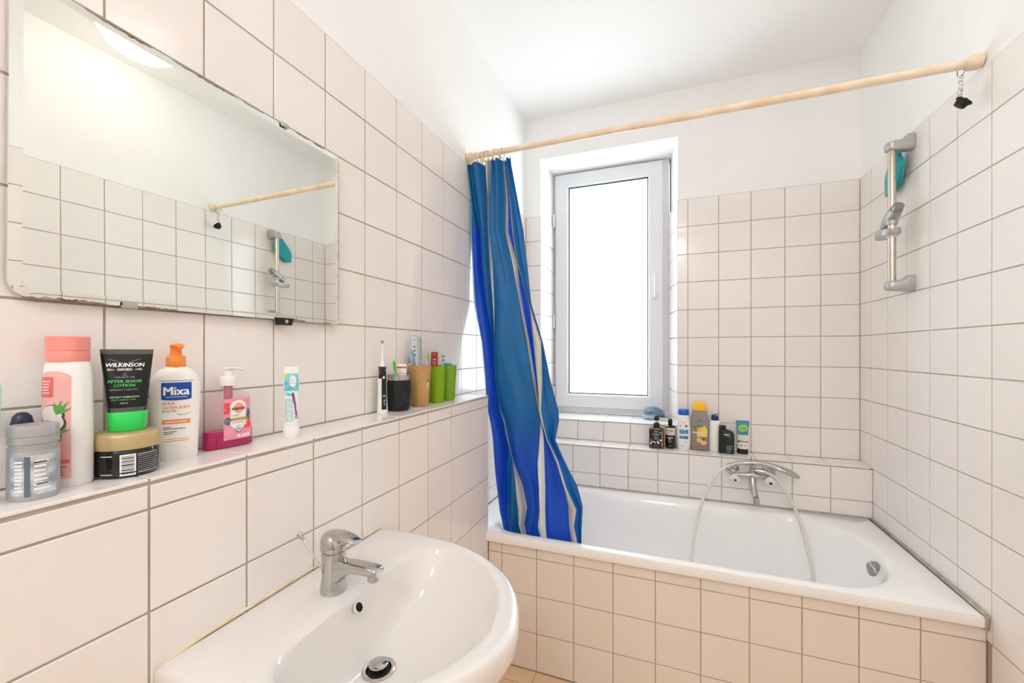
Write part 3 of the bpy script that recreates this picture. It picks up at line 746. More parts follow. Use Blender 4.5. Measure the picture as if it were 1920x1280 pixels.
# ------------------------------------------------------------------ shower rail on the right wall
RX, RY = 0.7985, 2.010
ra = thing('shower_rail', (RX, RY, 1.56), 'chrome shower riser rail fixed to the right wall', 'rail')
b = B(); b.lathe([(0.0125,-0.01),(0.0125,0.53)], mat('brushed_rail', (206,196,182), 0.2, 1.0), 24); b.build('bar', ra)
def bracket(top):
    b = B(); W = XR-RX; s_ = 1 if top else -1; z0 = 0.512 if top else -0.020
    # wall block, arm and nose, lofted towards the room
    def rr(x, cz, hy, hz): return [Vector((x, hy*math.copysign(abs(math.cos(a))**0.55, math.cos(a)), cz+hz*math.copysign(abs(math.sin(a))**0.55, math.sin(a)))) for a in [2*PI*k/24 for k in range(24)]]
    c = z0+0.012
    off = 0.014 if top else 0.010
    b.loft([rr(W-0.0005, c+off*0.6, 0.023, 0.031), rr(W-0.020, c+off*0.6, 0.0235, 0.031), rr(W-0.028, c+off*0.3, 0.0235, 0.026), rr(W-0.040, c, 0.0235, 0.0205), rr(0.0, c, 0.0225, 0.0195), rr(-0.014, c, 0.020, 0.0175), rr(-0.020, c, 0.012, 0.012)], SATIN)
    o = b.build('bracket', ra, 45)
bracket(True); bracket(False)
b = B()   # slider clamp with tilted holder
Ms = Matrix.Translation((-0.002, -0.004, 0.252)) @ Matrix.Rotation(math.radians(-35), 4, 'X') @ Matrix.Rotation(math.radians(0), 4, 'Y')
b.tube([Vector((-0.004,0.044,0.225)), Vector((-0.002,0.018,0.244)), Vector((0,-0.012,0.262)), Vector((0,-0.034,0.274))], [0.017,0.0225,0.0225,0.020], SATIN, 20)
b.tube([Vector((0,-0.028,0.270)), Vector((0.0,-0.050,0.285))], [(0.018,0.018),(0.018,0.018)], mat('dull_chrome', ()) if 'dull_chrome' in MATS else SATIN, 14)
b.lathe([(0.017,0.225),(0.018,0.23),(0.018,0.26),(0.017,0.265)], SATIN, 20); b.build('slider', ra, 45)
b = B(); b.lathe([(0.0165,0.178),(0.0165,0.205)], PVCW, 24); o = b.build('clamp_ring', ra)
b = B()   # soap dish: open oval tray around the bar
outl = [(0.030*math.copysign(abs(math.cos(a))**0.8, math.cos(a)), 0.062*math.copysign(abs(math.sin(a))**0.75, math.sin(a))) for a in [2*PI*k/32 for k in range(32)]]
def dring(kx, z): return [Vector((-0.006+x*kx, 0.020+y*kx, z)) for x, y in outl]
b.loft([dring(0.92,0.184), dring(1.0,0.190), dring(1.0,0.206), dring(0.93,0.206), dring(0.90,0.192), dring(0.5,0.190)], SATIN, cap1=True); b.build('soap_dish', ra, 40)

MITT = mat('teal_terry_cloth', (10,168,178), 0.95, bump=(220, 1.0, 0.003), sheen=0.5)
mt = B(); rings = []
for i in range(15):
    t = i/14; z = -0.005-0.150*t; w = 0.018+0.052*math.sin(PI*min(1, t*0.62+0.06))**1.3; dpt = 0.008+0.010*math.sin(PI*(0.1+0.85*t))
    if i == 14: w *= 0.55; dpt *= 0.5
    rings.append([Vector((dpt*math.cos(a)*(1+0.12*math.sin(3*a+4*t)), 0.030*t+w*math.sin(a)*(1+0.10*math.sin(2*a+9*t)), z+(0.030*t*(w*math.sin(a) < 0)*abs(math.sin(a))))) for a in [2*PI*k/24 for k in range(24)]])
mt.loft(rings, MITT)
mm = thing('wash_mitt', (0.836, 2.066, 2.082), 'teal terry wash mitt hanging behind the shower rail', 'wash mitt'); mt.build('cloth', mm, 180)
b = B(); b.torus((0,0,0.006), 0.012, 0.002, MITT, Matrix.Rotation(PI/2, 4, 'Y'), 16, 6); b.build('loop', mm, 60)

# ------------------------------------------------------------------ bath mixer
mx0 = (0.372, BY, 0.700)
mxr = thing('bath_mixer', mx0, 'chrome two-handle bath mixer on the tiled ledge front', 'faucet')
b = B()
b.tube([(-0.062,-0.052,0.0),(-0.03,-0.054,0.002),(0,-0.056,0.004),(0.03,-0.054,0.002),(0.062,-0.052,0.0)], [0.011,0.013,0.018,0.013,0.011], CHROME, 20)
for s_ in (-1, 1):
    b.tube([(s_*0.060,-0.052,0.0),(s_*0.072,-0.046,0.006),(s_*0.078,-0.03,0.012),(s_*0.078,0,0.014)], [0.013,0.0135,0.0125,0.012], CHROME, 18)
b.tube([(0,-0.056,0.0),(0,-0.056,0.035),(0,-0.056,0.050)], [0.013,0.011,0.010], CHROME, 18)
b.build('body', mxr, 60)
for s_ in (-1, 1):
    b = B(); b.lathe([(0.031,0.001),(0.030,0.006),(0.022,0.012),(0.016,0.014)], CHROME, 28, c=(s_*0.078,0,0.014), axis='-y'); b.build('escutcheon', mxr)
    b = B(); Mh = Matrix.Translation((s_*0.074, -0.060, -0.014)) @ Matrix.Rotation(math.radians(22), 4, 'X') @ Matrix.Rotation(PI/2, 4, 'X')
    rr_ = []
    for r, z in ((0.013,-0.012),(0.021,-0.004),(0.0235,0.006),(0.0225,0.014),(0.018,0.019),(0.012,0.020)):
        rr_.append([Mh @ Vector((r*(1+0.10*math.cos(4*2*PI*k/48)*(r > 0.014))*math.cos(2*PI*k/48), r*(1+0.10*math.cos(4*2*PI*k/48)*(r > 0.014))*math.sin(2*PI*k/48), z)) for k in range(48)])
    b.loft(rr_, mat('pale_handle_plastic', (226,226,230), 0.15, coat=0.5)); h = b.build('tap_handle', mxr, 50)
    m_ = mat('red_marker', (190,20,28), 0.3) if s_ < 0 else mat('blue_marker', (24,44,110), 0.3)
    b = B(); b.lathe([(0.0068,0.0195),(0.0068,0.0212),(0.004,0.022),(0.001,0.022)], m_, 18, M=Mh); b.build('marker', h)['label'] = 'red hot-water dot' if s_ < 0 else 'blue cold-water dot'
b = B()  # spout
b.tube([(0,-0.056,-0.004),(0.001,-0.062,-0.030),(0.003,-0.075,-0.058),(0.006,-0.095,-0.080),(0.008,-0.112,-0.090)], [(0.014,0.015),(0.016,0.018),(0.015,0.019),(0.014,0.018),(0.013,0.017)], CHROME, 20)
b.tube([(0.008,-0.108,-0.086),(0.009,-0.114,-0.112)], [0.0135,0.013], CHROME, 18); b.build('spout', mxr, 60)
b = B()  # diverter and cradle
b.tube([(0,-0.056,0.045),(0,-0.058,0.062),(0,-0.058,0.070)], [0.010,0.008,0.006], CHROME, 14)
b.tube([(-0.001,-0.058,0.068),(-0.004,-0.058,0.088),(-0.005,-0.058,0.094)], [0.0035,0.0042,0.002], CHROME, 10)
for s_ in (-1, 1): b.tube([(0,-0.058,0.046),(0.012*s_*0.2,-0.070,0.044),(0.0,-0.084,0.052),(0,-0.086,0.062)], [0.006,0.006,0.005,0.004], CHROME, 10)
b.build('cradle', mxr, 60)
b = B(); b.tube([(0.008,-0.060,0.030),(0.030,-0.064,0.030),(0.048,-0.068,0.028)], [0.011,0.0125,0.0115], CHROME2, 18); b.build('hose_union', mxr, 50)

# hand shower lying across the cradle
hs = thing('hand_shower', (0.372, BY-0.072, 0.7655), 'chrome hand shower resting across the bath mixer', 'hand shower')
b = B()
hp_ = [(-0.078,0.004,-0.012),(-0.05,0.0,-0.003),(-0.01,-0.002,0.002),(0.04,-0.002,0.002),(0.085,-0.002,-0.006),(0.12,-0.002,-0.017)]
b.tube(hp_, [(0.010,0.010),(0.0105,0.0105),(0.010,0.011),(0.011,0.0115),(0.013,0.017),(0.014,0.026)], CHROME, 24); b.build('handle', hs, 60)
b = B()
b.tube([(0.095,-0.002,-0.010),(0.125,-0.002,-0.019),(0.155,-0.002,-0.030),(0.180,-0.002,-0.042),(0.190,-0.002,-0.048)], [(0.012,0.020),(0.014,0.030),(0.014,0.034),(0.010,0.026),(0.004,0.010)], CHROME, 28)
b.build('spray_head', hs, 60)
# hose
HOSE = mat('white_hose', (238,234,226), 0.3, transl=0.15)
hz = thing('shower_hose', (0.37, BY-0.07, 0.75), 'white shower hose looping down from the mixer into the bath', 'hose')
hx, hy_, hzz = 0.37, BY-0.07, 0.75
P_ = [(0.294,2.272,0.750),(0.250,2.262,0.734),(0.205,2.245,0.690),(0.158,2.215,0.600),(0.125,2.175,0.500),(0.103,2.12,0.395),(0.092,2.06,0.290),(0.10,2.01,0.215),(0.15,1.97,0.1785),(0.25,1.95,0.1735),(0.36,1.965,0.1735),(0.45,1.99,0.178),(0.522,2.04,0.212),(0.560,2.09,0.275),(0.578,2.14,0.345),(0.572,2.19,0.430),(0.553,2.225,0.530),(0.520,2.255,0.625),(0.475,2.268,0.700),(0.430,2.271,0.726),(0.418,2.272,0.729)]
q = cat([(x-hx, y-hy_, z-hzz) for x, y, z in P_], 10, False)
b = B(); b.tube(q, [0.0068+0.0003*(i % 2) for i in range(len(q))], HOSE, 12); b.build('hose', hz, 60)
for i0, i1 in ((0, 1), (-1, -2)):
    b = B(); a_, c_ = q[0 if i0 == 0 else -1], q[5 if i0 == 0 else -6]
    b.tube([a_, a_+(c_-a_)*0.9], [0.0095,0.0085], CHROME2, 14); b.build('ferrule', hz)

# ------------------------------------------------------------------ bottles on the left ledge
GREEN_CAP = mat('bright_green_plastic', (52,214,96), 0.3)
def put(name, x, y, z, label, cat_, rz=None, group=None): return thing(name, (x, y, z), label, cat_, group, face_cam(x, y) if rz is None else rz)

# mint tube at the very edge
MINT = mat('mint_tube', (166,220,208), 0.35)
t = put('lotion_tube', -0.775, 0.238, LZ, 'mint green tube standing cap down, at the left edge of the picture', 'tube')
sh = Shape([(0.028,0.016,0.014),(0.05,0.0175,0.0145),(0.10,0.0195,0.009),(0.135,0.0205,0.003),(0.146,0.0205,0.0012)], 2.2)
b = B(); sh.body(b, MINT); b.build('tube_body', t); b = B(); b.loft([sring(0.0155,0.0145,0,2,32), sring(0.016,0.015,0.003,2,32), sring(0.016,0.015,0.026,2,32), sring(0.014,0.013,0.029,2,32)], PVCW); b.build('cap', t)
# silver tin
t = put('silver_tin', -0.765, 0.284, LZ, 'short silver cylindrical tin with ribbed lid beside the mint tube', 'tin')
SILV = mat('silver_tin_metal', (176,180,184), 0.4, 0.3); SILB = mat('silver_label', (150,160,172), 0.4, 0.2, noise=((214,218,222), 60, 0.1))
shp = Shape([(0.0,0.0215,0.0215),(0.003,0.0230,0.0230),(0.060,0.0230,0.0230),(0.062,0.0225,0.0225)], 2)
b = B(); shp.body(b, SILV); b.build('tin_body', t)
b = B(); b.lathe([(0.0225,0.060),(0.0228,0.066),(0.0215,0.067),(0.0215,0.070),(0.0230,0.071),(0.0230,0.078),(0.0222,0.079),(0.0230,0.080),(0.0230,0.090),(0.0222,0.0935),(0.001,0.094)], mat('silver_lid', (180,180,180), 0.35, 0.45), 40); b.build('lid', t, 30)
b = B(); shp.rect(b, -0.019, 0.019, 0.008, 0.057, SILB, 0.0003, 12, 4); shp.rect(b, -0.008, -0.003, 0.006, 0.056, mat('slate_print', (96,110,124), 0.5), 0.0005, 3, 4)
shp.bars(b, -0.016, -0.009, 0.012, 0.052, 9, WHT, 0.0006); shp.bars(b, 0.0, 0.017, 0.012, 0.052, 7, WHT, 0.0006, 0.45, 0.5); shp.rect(b, 0.0, 0.011, 0.0475, 0.049, INK, 0.0008, 5, 1); shp.rect(b, 0.002, 0.012, 0.020, 0.0215, INK, 0.0008, 5, 1); b.build('label_print', t)
# dark cap behind the tin
t = put('roll_on_bottle', -0.822, 0.294, LZ, 'small bottle with dark violet domed cap, half hidden behind the silver tin', 'bottle'); t.scale = (0.7, 0.7, 1.0)
b = B(); b.lathe([(0.014,0),(0.0155,0.004),(0.0155,0.064),(0.012,0.068)], PVCW, 28); b.build('bottle_body', t)
b = B(); b.lathe([(0.0145,0.067),(0.0155,0.070),(0.0155,0.090),(0.013,0.099),(0.007,0.104),(0.001,0.105)], mat('dark_violet_plastic', (44,42,66), 0.25), 28); b.build('cap', t)
# coconut shampoo
PINKC = mat('coral_cap', (244,142,132), 0.35, noise=((240,160,150), 20, 0.3)); PEARL = mat('pearl_white_plastic', (244,243,242), 0.28)
t = put('shampoo_bottle', -0.797, 0.330, LZ, 'tall white shampoo bottle with coral flip cap and a coconut picture', 'bottle', rz=0.42)
sh = Shape([(0.0,0.0255,0.0175),(0.003,0.0270,0.0190),(0.10,0.0272,0.0192),(0.150,0.0262,0.0188),(0.166,0.0240,0.0180),(0.173,0.0215,0.017)], 2.6)
b = B(); sh.body(b, PEARL); b.build('bottle_body', t)
b = B(); b.loft([sring(0.0213,0.0172,0.1715,2.6,36), sring(0.0225,0.0180,0.176,2.6,36), sring(0.0225,0.0180,0.186,2.6,36), sring(0.0216,0.0176,0.187,2.6,36), sring(0.0216,0.0176,0.188,2.6,36), sring(0.0228,0.0182,0.189,2.6,36), sring(0.0230,0.0184,0.207,2.6,36), sring(0.0215,0.017,0.2085,2.6,36)], PINKC); b.build('flip_cap', t, 30)
PK = mat('label_pink', (236,170,166), 0.4, noise=((240,190,184), 30, 0.2)); PKD = mat('label_coral', (224,112,108), 0.4); LF = mat('leaf_green', (96,168,70), 0.5)
LF2 = mat('leaf_dark_green', (60,120,60), 0.5); CO = mat('coconut_flesh', (232,226,222), 0.5); COB = mat('coconut_shell', (84,66,60), 0.6)
b = B(); sh.rect(b, -0.021, 0.019, 0.012, 0.150, PK, 0.0003, 12, 12); sh.ell(b, -0.001, 0.150, 0.020, 0.010, PK, 0.0003, 24, 0, 0, 0.5)
sh.rect(b, -0.020, -0.001, 0.124, 0.152, PKD, 0.0006, 6, 5); sh.bars(b, -0.017, -0.004, 0.128, 0.148, 5, WHT, 0.0008, 0.3)
for x, z, r in ((-0.003,0.099,0.013),(0.000,0.088,0.012)): sh.ell(b, x, z, r*1.25, r*1.15, COB, 0.0006); sh.ell(b, x-0.001, z+0.0015, r*1.1, r*0.95, CO, 0.0008)
sh.ell(b, -0.004, 0.071, 0.0135, 0.0105, COB, 0.0010); sh.ell(b, -0.004, 0.072, 0.0115, 0.0080, CO, 0.0012)
for ang, L in ((0.5,0.020),(0.9,0.024),(1.25,0.022),(1.7,0.018)):
    x0_, z0_ = 0.003, 0.100; dx, dz = math.cos(ang)*L, math.sin(ang)*L; nx, nz = -math.sin(ang)*0.0024, math.cos(ang)*0.0024
    sh.poly(b, [(x0_, z0_), (x0_+dx*0.5-nx, z0_+dz*0.5-nz), (x0_+dx, z0_+dz), (x0_+dx*0.5+nx, z0_+dz*0.5+nz)], LF, 0.0011)
sh.poly(b, [(0.006,0.076),(0.012,0.081),(0.018,0.078),(0.012,0.075)], LF, 0.0011); sh.ell(b, -0.008, 0.090, 0.004, 0.003, PKD, 0.0011)
sh.rect(b, 0.006, 0.018, 0.033, 0.038, PKD, 0.0007, 4, 1); sh.bars(b, 0.004, 0.016, 0.016, 0.030, 4, INK, 0.0007, 0.25, 0.6)
b.build('label_print', t)
# black jar with gold lid
t = put('cream_jar', -0.783, 0.392, LZ, 'black cosmetic jar with matt gold lid and a barcode', 'jar')
jr = 0.0385
sh = Shape([(0.0,0.034,0.034),(0.003,0.0375,0.0375),(0.008,jr,jr),(0.036,jr,jr),(0.040,0.0375,0.0375),(0.042,0.036,0.036)], 2)
b = B(); sh.body(b, mat('black_gloss_plastic', (16,17,18), 0.12, coat=0.4), 56); b.build('jar_body', t)
b = B(); b.lathe([(0.0375,0.041),(0.0395,0.0415),(0.0398,0.044),(0.0398,0.060),(0.0385,0.0635),(0.035,0.0655),(0.001,0.066)], mat('matt_gold', (198,176,130), 0.42, 0.35), 56); b.build('lid', t, 40)
b = B(); sh.rect(b, -0.0085, 0.0095, 0.0035, 0.035, WHT, 0.0003, 6, 4)
for i, (z, w) in enumerate(((0.007,0.0012),(0.0095,0.0006),(0.012,0.0016),(0.0145,0.0007),(0.017,0.0010),(0.0195,0.0018),(0.022,0.0007),(0.0245,0.0014),(0.027,0.0008),(0.0295,0.0016),(0.032,0.0007))):
    sh.rect(b, -0.0065, 0.0075, z-w/2, z+w/2, INK, 0.0005, 5, 1)
for z in (0.007,0.0335): sh.rect(b, -0.029, -0.0165, z-0.0006, z+0.0006, WHT, 0.0004, 6, 1)
LG = mat('print_light_grey', (170,170,170), 0.5)
for i in range(10): sh.rect(b, 0.0115, 0.0335, 0.006+i*0.003, 0.0068+i*0.003, LG if i not in (0, 9) else WHT, 0.0004, 8, 1)
for i in range(5):
    for k in range(6): sh.ell(b, -0.0275+k*0.002, 0.011+i*0.0045+0.0006*(-1)**k, 0.0012, 0.0005, DARK, 0.0004, 8)
b.build('label_print', t)
# aftershave tube standing on the jar
t = put('aftershave_tube', -0.781, 0.391, LZ+0.0662, 'black and green aftershave tube standing on the gold jar lid', 'tube')
sh = Shape([(0.029,0.0232,0.0170),(0.045,0.0240,0.0165),(0.075,0.0262,0.0125),(0.100,0.0285,0.0075),(0.116,0.0300,0.0028),(0.124,0.0305,0.0012)], 2.3)
TB = mat('black_tube_laminate', (14,16,16), 0.25); GRB = mat('grey_band', (84,88,86), 0.4)
b = B(); sh.body(b, TB, 48); b.build('tube_body', t)
b = B(); b.loft([sring(0.0205,0.0155,0,2.4,40), sring(0.0222,0.0172,0.0025,2.4,40), sring(0.0238,0.0180,0.028,2.4,40), sring(0.0225,0.0170,0.0295,2.4,40)], GREEN_CAP); b.build('cap', t)
GT = mat('print_green', (70,205,100), 0.5)
b = B(); sh.rect(b, -0.0215, 0.0215, 0.0295, 0.036, GRB, 0.0003, 12, 2); sh.rect(b, -0.0300, 0.0300, 0.1165, 0.1238, GRB, 0.0004, 10, 2)
sh.text(b, 'WILKINSON', -0.003, 0.0975, 0.0058, WHT, 0.044, italic=0.15, bold=0.03); sh.text(b, 'SWORD', -0.003, 0.0915, 0.0036, WHT, 0.017, bold=0.03)
for s_ in (-1, 1):
    for k_ in (0, 1):
        xs = s_*0.004-0.003; sh.poly(b, [(xs, 0.104), (xs+s_*0.014, 0.110-0.0*k_), (xs+s_*0.0145, 0.1092), (xs+s_*0.001, 0.1032)], LG, 0.0005)
    sh.poly(b, [(-0.003+s_*0.011,0.0935),(-0.003+s_*0.019,0.0955),(-0.003+s_*0.020,0.0915),(-0.003+s_*0.012,0.0925)], LG, 0.0005)
sh.poly(b, [(-0.006,0.0835),(0.0,0.0835),(-0.003,0.0895)], GRB, 0.0005)
sh.text(b, 'SENSITIVE', -0.003, 0.0805, 0.0022, LG, 0.022); sh.text(b, 'AFTER SHAVE', -0.003, 0.0735, 0.0042, GT, 0.039, bold=0.03); sh.text(b, 'LOTION', -0.003, 0.0675, 0.0042, GT, 0.023, bold=0.03)
sh.text(b, 'PEPPERMINT + MENTHOL', -0.004, 0.062, 0.0020, LG, 0.032); sh.text(b, 'INSTANT HYDRATION', -0.003, 0.0510, 0.0022, WHT, 0.033); sh.text(b, 'NON-GREASY FEEL', -0.004, 0.0470, 0.0022, GT, 0.028); sh.text(b, '125 ml', -0.004, 0.0420, 0.0020, WHT, 0.008)
b.build('lettering', t)
# white pump bottle
ORG = mat('orange_plastic', (246,146,62), 0.35); BLU = mat('label_blue', (10,72,168), 0.4); OPR = mat('print_orange', (238,138,84), 0.5)
t = put('lotion_bottle', -0.811, 0.476, LZ, 'white pump lotion bottle with orange pump and blue name plate', 'bottle')
sh = Shape([(0.0,0.0290,0.0175),(0.003,0.0305,0.0190),(0.05,0.0325,0.0195),(0.10,0.0345,0.0198),(0.125,0.0350,0.0198),(0.138,0.0335,0.0190),(0.148,0.0295,0.0175),(0.155,0.0235,0.0155),(0.1585,0.0165,0.0135),(0.1600,0.0130,0.0130)], 2.7)
b = B(); sh.body(b, PVCW, 48); b.build('bottle_body', t)
b = B(); b.lathe([(0.0135,0.159),(0.0140,0.160),(0.0140,0.176),(0.0125,0.179),(0.0085,0.180),(0.0078,0.193),(0.0085,0.194)], ORG, 32)
b.tube([(-0.006,0.003,0.1965),(0,0,0.197),(0.004,-0.006,0.197),(0.006,-0.016,0.196),(0.0065,-0.022,0.193)], [(0.003,0.006),(0.004,0.0105),(0.0038,0.009),(0.003,0.005),(0.0025,0.0035)], ORG, 14); b.build('pump', t, 50)
b = B(); sh.rect(b, -0.0195, 0.0215, 0.1055, 0.1335, BLU, 0.0003, 12, 5); sh.ell(b, 0.001, 0.1057, 0.0205, 0.0030, BLU, 0.0003, 20, 0, 0.5, 1.0)
sh.text(b, 'Mixa', 0.001, 0.112, 0.0145, WHT, 0.036, bold=0.03, e=0.0006); sh.rect(b, -0.014, 0.016, 0.1082, 0.1090, WHT, 0.0006, 8, 1); sh.rect(b, -0.023, 0.024, 0.1362, 0.1369, INK, 0.0004, 10, 1)
sh.text(b, 'SHEA', -0.0095, 0.0955, 0.0048, OPR, 0.017, bold=0.03); sh.text(b, 'ULTRA-SOFT', 0.001, 0.0885, 0.0048, OPR, 0.037, bold=0.03); sh.text(b, 'Body Milk', -0.0085, 0.0835, 0.0030, INK, 0.019)
sh.ell(b, 0.011, 0.0810, 0.0095, 0.0038, LG, 0.0004, 20, 0.15); sh.ell(b, 0.011, 0.0820, 0.0090, 0.0036, PVCW, 0.0006, 20, 0.15)
sh.rect(b, -0.0185, 0.0195, 0.0625, 0.0700, OPR, 0.0004, 8, 2); sh.rect(b, -0.015, 0.015, 0.0655, 0.0668, WHT, 0.0006, 8, 1)
for z, x1 in ((0.0565,-0.006),(0.0535,0.013),(0.0485,0.001),(0.0455,-0.004)): sh.rect(b, -0.017, x1, z, z+0.0011, INK, 0.0004, 6, 1)
sh.rect(b, -0.013, 0.016, 0.0365, 0.0374, OPR, 0.0004, 6, 1); sh.rect(b, -0.017, 0.018, 0.0325, 0.0338, OPR, 0.0004, 6, 1); b.build('label_print', t)
# clear hand soap bottle with pink liquid
t = put('soap_bottle', -0.810, 0.568, LZ, 'clear hand soap bottle with white pump and a little pink soap left', 'bottle', rz=math.radians(84))
sh = Shape([(0.0,0.0440,0.0150),(0.003,0.0455,0.0170),(0.040,0.0440,0.0175),(0.080,0.0415,0.0175),(0.098,0.0395,0.0165),(0.106,0.0330,0.0150),(0.111,0.0200,0.0130),(0.113,0.0125,0.0125),(0.121,0.0120,0.0120)], 3.0)
b = B(); sh.body(b, CLEARP, 48); b.build('bottle_body', t)
LIQ = mat('magenta_soap', (206,16,110), 0.06, trans=0.35, ior=1.35)
b = B(); b.loft([sring(0.0425,0.0140,0.0015,3,40), sring(0.0440,0.0158,0.004,3,40), sring(0.0428,0.0162,0.034,3,40)], LIQ); b.build('liquid', t)
b = B(); b.lathe([(0.0138,0.120),(0.0142,0.121),(0.0142,0.136),(0.0128,0.138),(0.0075,0.1385),(0.0072,0.150),(0.0085,0.151)], PVCW, 28)
b.tube([(-0.008,0,0.1525),(0,0,0.1535),(0.010,-0.002,0.1535),(0.022,-0.004,0.1515),(0.026,-0.005,0.149)], [(0.002,0.006),(0.003,0.009),(0.0025,0.007),(0.0022,0.004),(0.0018,0.003)], PVCW, 12); b.build('pump', t, 50)
b = B(); b.lathe([(0.0065,0.094),(0.0075,0.097),(0.0075,0.119)], mat('pink_dip_tube', (226,134,160), 0.3, trans=0.3), 20); b.tube([(0,0,0.095),(0.001,0,0.005)], 0.0022, mat('pale_tube', (236,210,216), 0.3), 8); b.build('dip_tube', t)
b = B(); LP = mat('label_soft_pink', (232,134,158), 0.4, noise=((240,170,184), 60, 0.2)); BER = mat('berry_red', (222,58,70), 0.5, noise=((244,120,120), 220, 0.1)); BLK2 = mat('blackberry', (52,48,62), 0.5, noise=((120,140,160), 200, 0.1))
GLD = mat('print_gold', (196,158,92), 0.4)
sh.rect(b, -0.018, 0.033, 0.016, 0.095, LP, 0.0004, 20, 8); sh.rect(b, 0.033, 0.036, 0.016, 0.040, LP, 0.0004, 2, 3)
sh.rect(b, -0.0175, -0.005, 0.066, 0.088, BER, 0.0006, 5, 5); sh.ell(b, -0.011, 0.052, 0.0068, 0.0075, BLK2, 0.0006); sh.ell(b, 0.029, 0.062, 0.0040, 0.012, BLK2, 0.0006); sh.ell(b, 0.027, 0.042, 0.0078, 0.0095, BER, 0.0006)
sh.rect(b, -0.006, 0.024, 0.043, 0.080, WHT, 0.0008, 8, 5); sh.ell(b, 0.009, 0.080, 0.015, 0.011, WHT, 0.0008, 20, 0, 0, 0.5); sh.poly(b, [(-0.006,0.043),(0.024,0.043),(0.014,0.035),(0.004,0.035)], WHT, 0.0008)
sh.ell(b, 0.0095, 0.076, 0.0095, 0.0105, mat('sun_orange', (248,164,112), 0.5), 0.0010); sh.text(b, 'SAGROTAN', 0.009, 0.0725, 0.0052, mat('print_navy', (40,56,140), 0.4), 0.025, e=0.0013, bold=0.03)
sh.text(b, 'HYGIENE', 0.003, 0.0605, 0.0026, INK, 0.014, e=0.0010); sh.rect(b, -0.006, 0.025, 0.0515, 0.0575, GLD, 0.0010, 6, 1); sh.rect(b, -0.003, 0.020, 0.0478, 0.0485, INK, 0.0010, 6, 1)
sh.ell(b, 0.009, 0.0345, 0.0052, 0.0062, mat('print_navy', (40,56,140), 0.4), 0.0012); sh.ell(b, 0.009, 0.0350, 0.0042, 0.0050, WHT, 0.0014); sh.ell(b, 0.009, 0.0350, 0.0025, 0.0032, GLD, 0.0016)
sh.rect(b, 0.007, 0.013, 0.0195, 0.0245, WHT, 0.0008, 3, 2); sh.rect(b, 0.0155, 0.031, 0.0185, 0.0245, WHT, 0.0008, 5, 2); sh.rect(b, 0.018, 0.028, 0.0205, 0.0218, LG, 0.0010, 4, 1); b.build('label_print', t, smooth=0)
# toothpaste tube
t = put('toothpaste_tube', -0.776, 0.684, LZ, 'white and aqua toothpaste tube standing on its cap, alone on the ledge', 'tube')
sh = Shape([(0.027,0.0158,0.0150),(0.032,0.0160,0.0150),(0.07,0.0158,0.0118),(0.11,0.0152,0.0070),(0.14,0.0146,0.0028),(0.153,0.0142,0.0012)], 2.2)
b = B(); sh.body(b, PVCW, 40); b.build('tube_body', t)
b = B(); b.loft([sring(0.0155,0.0148,0,2,36), sring(0.0162,0.0155,0.002,2,36), sring(0.0160,0.0152,0.024,2,36), sring(0.0140,0.0132,0.028,2,36)], PVCW); b.build('cap', t)
AQ = mat('print_aqua', (70,188,206), 0.4, noise=((140,218,226), 120, 0.15)); AQ2 = mat('print_pale_aqua', (216,232,232), 0.4, noise=((186,212,214), 260, 0.06))
b = B(); sh.rect(b, -0.0135, 0.0140, 0.100, 0.138, AQ, 0.0003, 8, 5); sh.poly(b, [(-0.0138,0.101),(0.013,0.101),(0.004,0.093),(-0.004,0.088),(-0.0138,0.087)], AQ, 0.0003)
sh.ell(b, 0.003, 0.122, 0.0075, 0.0135, AQ2, 0.0005); sh.ell(b, 0.003, 0.1215, 0.0060, 0.0120, WHT, 0.0007); sh.text(b, 'SOFT', 0.0015, 0.1215, 0.0036, LG, 0.009, e=0.0009); sh.text(b, 'WHITE', 0.0025, 0.1155, 0.0036, LG, 0.011, e=0.0009)
sh.text(b, '100', 0.0, 0.104, 0.0032, INK, 0.007, e=0.0007); sh.rect(b, -0.0140, -0.0085, 0.130, 0.138, mat('print_lemon', (222,226,90), 0.5), 0.0005, 3, 2)
sh.rect(b, -0.0150, 0.004, 0.034, 0.085, AQ2, 0.0003, 6, 5)
NV_ = mat('print_navy', (40,56,140), 0.4); RD = mat('print_red', (214,48,60), 0.4)
sh.text(b, 'Odol-med3', 0.0105, 0.062, 0.0062, NV_, 0.044, rot=PI/2+0.14, e=0.0007, bold=0.03)
sh.poly(b, [(0.000,0.092),(0.002,0.093),(0.0075,0.074),(0.0095,0.052),(0.008,0.050),(0.0055,0.072)], RD, 0.0006); sh.poly(b, [(0.001,0.096),(0.0045,0.095),(0.0075,0.084),(0.0055,0.083)], mat('label_blue', ()), 0.0007)
b.build('label_print', t)

# electric toothbrush
t = thing('electric_toothbrush', (-0.812, 1.040, LZ), 'black and white electric toothbrush standing beside the black tumbler', 'toothbrush', rz=face_cam(-0.812, 1.04), rot=(0, 0, face_cam(-0.812, 1.04)))
b = B(); hb = [(0,0.0150,0.0145),(0.004,0.0158,0.015),(0.06,0.0130,0.0135),(0.11,0.0135,0.0135),(0.128,0.0125,0.013),(0.142,0.0085,0.010),(0.148,0.006,0.007)]
shw = Shape(hb, 2.2); shw.body(b, PVCW, 36); b.build('handle', t)
b = B(); shw.rect(b, -0.002, 0.0118, 0.012, 0.110, BLACK, 0.0012, 8, 10); shw.rect(b, -0.0115, 0.0115, 0.105, 0.1405, BLACK, 0.0013, 8, 5, ); shw.poly(b, [(-0.0118,0.130),(-0.009,0.138),(-0.006,0.120),(-0.0095,0.112)], mat('print_red', ()), 0.0016); b.build('grip', t, 60)
